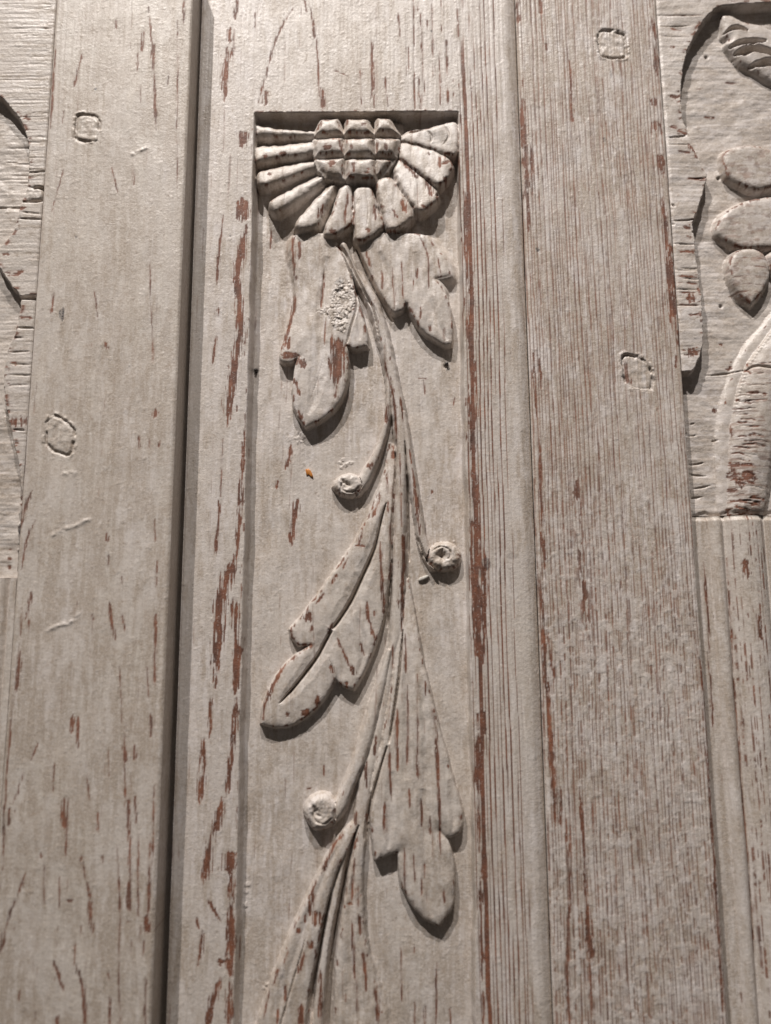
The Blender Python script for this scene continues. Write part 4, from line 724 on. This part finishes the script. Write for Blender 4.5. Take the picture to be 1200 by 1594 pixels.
# ------------------------------------------------------------------ right moulded column
F = make_field(1079.5, 1330, 804.5, V1, 1.5); U, V = F.U, F.V
def bump_(c, r): return np.sqrt(np.clip(1-((U-c)/r)**2, 0, 1))
ub = uv(Q3([(1010, 500)]), -10)[0, 0]
wob = (fbm(V/160, V*0, 701, 2)-.5)*4
H = -20+5*sst(1090, 1081, U)+0*U
H = np.maximum(H, -22+11*np.sqrt(np.clip(1-((U-ub-wob)/10.5)**2, 0, 1)))
cc = ub+46
H = np.maximum(H, -24+19*np.sqrt(np.clip(1-((U-cc)/31)**2, 0, 1)))
H = np.maximum(H, np.where(U > cc+31, -16, -40))
F.H[:] = H; F.G = H*0-20
F.part[:] = np.where(np.abs(U-ub-wob) < 10.5, 1, np.where(np.abs(U-cc) < 31, 2, 0))
common(F, 270, grain=.25)
F.dirt = np.maximum(F.dirt, .8*(F.part == 0)*sst(.3, .6, fbm(U/10, V/140, 703, 3)))
grain_lines(F, (slice(None), slice(None)), 5.2, .42, .60, 281, wfac=.22, along=60, mask=np.where(F.part == 2, 1.0+.15*(fbm(U/50, V/90, 705, 3)-.5), np.where(F.part == 1, .55, .72)), warp=4, amp=.9)
n = fbm(U/6, V/9, 707, 3); F.wear *= 1-.8*sst(.52, .6, n)
for p, wd in [(Q3([(935, 200), (950, 420), (962, 700), (975, 900)]), 4), (Q3([(1028, 180), (1045, 420), (1060, 700), (1085, 1000), (1105, 1300)]), 3), (Q4([(1080, 100), (1100, 300), (1125, 600), (1145, 900)]), 3), (Q3([(1145, 420), (1155, 520)]), 6), (Q3([(1090, 190), (1100, 260)]), 9)]: streak(F, p, wd, -8, 1, rag=1.5)
s = sub(F, Q2([(900, 1090), (1000, 1110)]), 0)
F.H -= 4*sst(812, 806, V)
rc = thing('moulded_column', 'column with a slim bead and broad rounded shaft below the right carved plank', 'column', (.24, 0, -.3), 'moulded columns below the carved planks')
build_field(F, rc, {0: ('backboard', None, None), 1: ('bead', None, None), 2: ('shaft', None, None)}, M_V)

# ------------------------------------------------------------------ left carved panel and column
HL = HS-1
F = make_field(-150, 54.5, V0, 899, 1.45); U, V = F.U, F.V
F.H[:] = HL; x = np.clip((U-51)/4, 0, 1); F.H -= 2.5*x**2
lp = L1([(-300, 330), (-60, 415), (0, 450), (50, 500), (100, 570), (130, 660), (136, 750), (128, 870), (102, 950), (82, 1015), (62, 1080), (5, 1150), (-30, 1190), (-30, 1190), (0, 1250), (50, 1325), (96, 1380), (96, 1380), (200, 1372), (200, 1396), (103, 1402), (103, 1402), (86, 1490), (62, 1575)])+L2([(40, 115), (22, 250), (20, 370), (20, 370), (50, 490), (62, 560), (90, 700), (95, 820), (85, 1000), (80, 1215), (80, 1260), (-300, 1260)])
sunk(F, lp, HL, 17, 4.5, 9, .8)
F.G = np.where(F.sd > 0, HL-17, HL).astype(np.float32)
F.H += (fbm(U/40, V/22, 733, 3)-.5)*3*(F.sd > 0)
common(F, 300, hz=True, grain=.45, tone=.6); F.H += (fbm(U/22, V/14, 673, 3)-.5)*2.4*(F.part == 1)
peg(F, L1([(115, 882), (200, 878), (200, 932), (118, 934)]), HL, 2, seed=14, gd=6, dh=0, dark=1, rim=.2, gw=2.4)
rng = np.random.RandomState(12)
for y in list(rng.uniform(20, 860, 46)):
    xr = np.interp(y, [0, 860], [265, 205]); x0 = xr-rng.uniform(40, 260)
    p = L1([(x0, y), ((x0+xr)/2, y+rng.uniform(-4, 4)), (xr-rng.uniform(0, 40), y+rng.uniform(-3, 3))]); groove(F, [q+(rng.uniform(.6, 1.2),) for q in p], rng.uniform(.4, 1.2), HL, 1, .2)
for x0, y0, x1, y1, d in [(0, 945, 190, 940, 4), (-100, 948, 10, 945, 5), (85, 1020, 195, 1025, 3), (100, 990, 190, 1000, 2), (130, 805, 210, 800, 4), (0, 730, 60, 730, 2)]: groove(F, L1([(x0, y0, 1.2), ((x0+x1)/2, (y0+y1)/2, 1.8), (x1, y1, 1.4)]), d, HL, 1, .9)
for x0, y0, x1, y1, d in [(80, 30, 160, 32, 3), (60, 75, 110, 78, 2), (50, 145, 140, 140, 2.4), (45, 200, 140, 205, 1.6), (60, 505, 115, 510, 4), (40, 250, 140, 255, 1.4), (40, 300, 135, 297, 1.6)]: groove(F, L2([(x0, y0, 1.2), ((x0+x1)/2, (y0+y1)/2, 1.8), (x1, y1, 1.4)]), d, HL, 1, .9)
groove(F, L2([(5, 400, 1), (30, 480, 2), (60, 570, 3), (88, 680, 3), (98, 800, 2)]), 5, HL-5, 2, .9)
for x0, y0, x1, y1, wd in [(25, 1270, 110, 1265, 9), (10, 1185, 40, 1190, 6), (45, 1085, 80, 1080, 6), (90, 1480, 150, 1485, 7), (60, 1575, 95, 1578, 5), (90, 978, 120, 970, 5), (115, 540, 140, 560, 6)]: streak(F, L1([(x0, y0), ((x0+x1)/2, (y0+y1)/2), (x1, y1)]), wd, HL, 1, rag=1.5)
for x0, y0, x1, y1, wd in [(65, 70, 95, 72, 3), (50, 195, 78, 195, 6), (30, 420, 45, 425, 8), (60, 450, 62, 490, 5), (78, 450, 80, 500, 6), (100, 450, 102, 490, 9), (110, 445, 112, 480, 9), (70, 565, 85, 570, 4), (30, 230, 45, 235, 4), (35, 290, 50, 300, 4), (15, 1060, 30, 1062, 4), (10, 1100, 30, 1104, 4), (12, 1140, 28, 1142, 4)]: streak(F, L2([(x0, y0), ((x0+x1)/2+1, (y0+y1)/2), (x1, y1)]), wd, HL, 1, rag=1.5)
streak(F, L2([(95, 780), (92, 830)]), 6, HL, .8, attr='stain'); streak(F, L2([(90, 960), (82, 1000)]), 9, HL, 1, attr='stain'); streak(F, L2([(80, 1235), (100, 1238)]), 6, HL, .9, attr='stain')
lpn = thing('carved_plank', 'carved plank of level grain at the left edge with a scalloped strip and small plug', 'carved plank', (-.24, 0, 0), 'carved planks outside the stiles')
build_field(F, lpn, {0: ('panel_face', None, None), 1: ('sunken_ground', None, None), 2: ('peg', None, None)}, M_H)
F = make_field(-150, 54.5, 900.5, V1, 1.8); U, V = F.U, F.V
H = np.where(U > 44, HL-2, HL-12)+0*U
H = np.maximum(H, HL-14+10*np.sqrt(np.clip(1-((U-30)/9)**2, 0, 1))); H = np.maximum(H, HL-16+18*np.sqrt(np.clip(1-((U+12)/30)**2, 0, 1)))
F.H[:] = H; F.G = H; F.part[:] = np.where(np.abs(U-30) < 9, 1, np.where(np.abs(U+12) < 30, 2, 0))
common(F, 330, grain=.25)
lc = thing('moulded_column', 'narrow sliver of moulded column below the left carved plank', 'column', (-.24, 0, -.3), 'moulded columns below the carved planks')
build_field(F, lc, {0: ('backboard', None, None), 1: ('bead', None, None), 2: ('shaft', None, None)}, M_V)
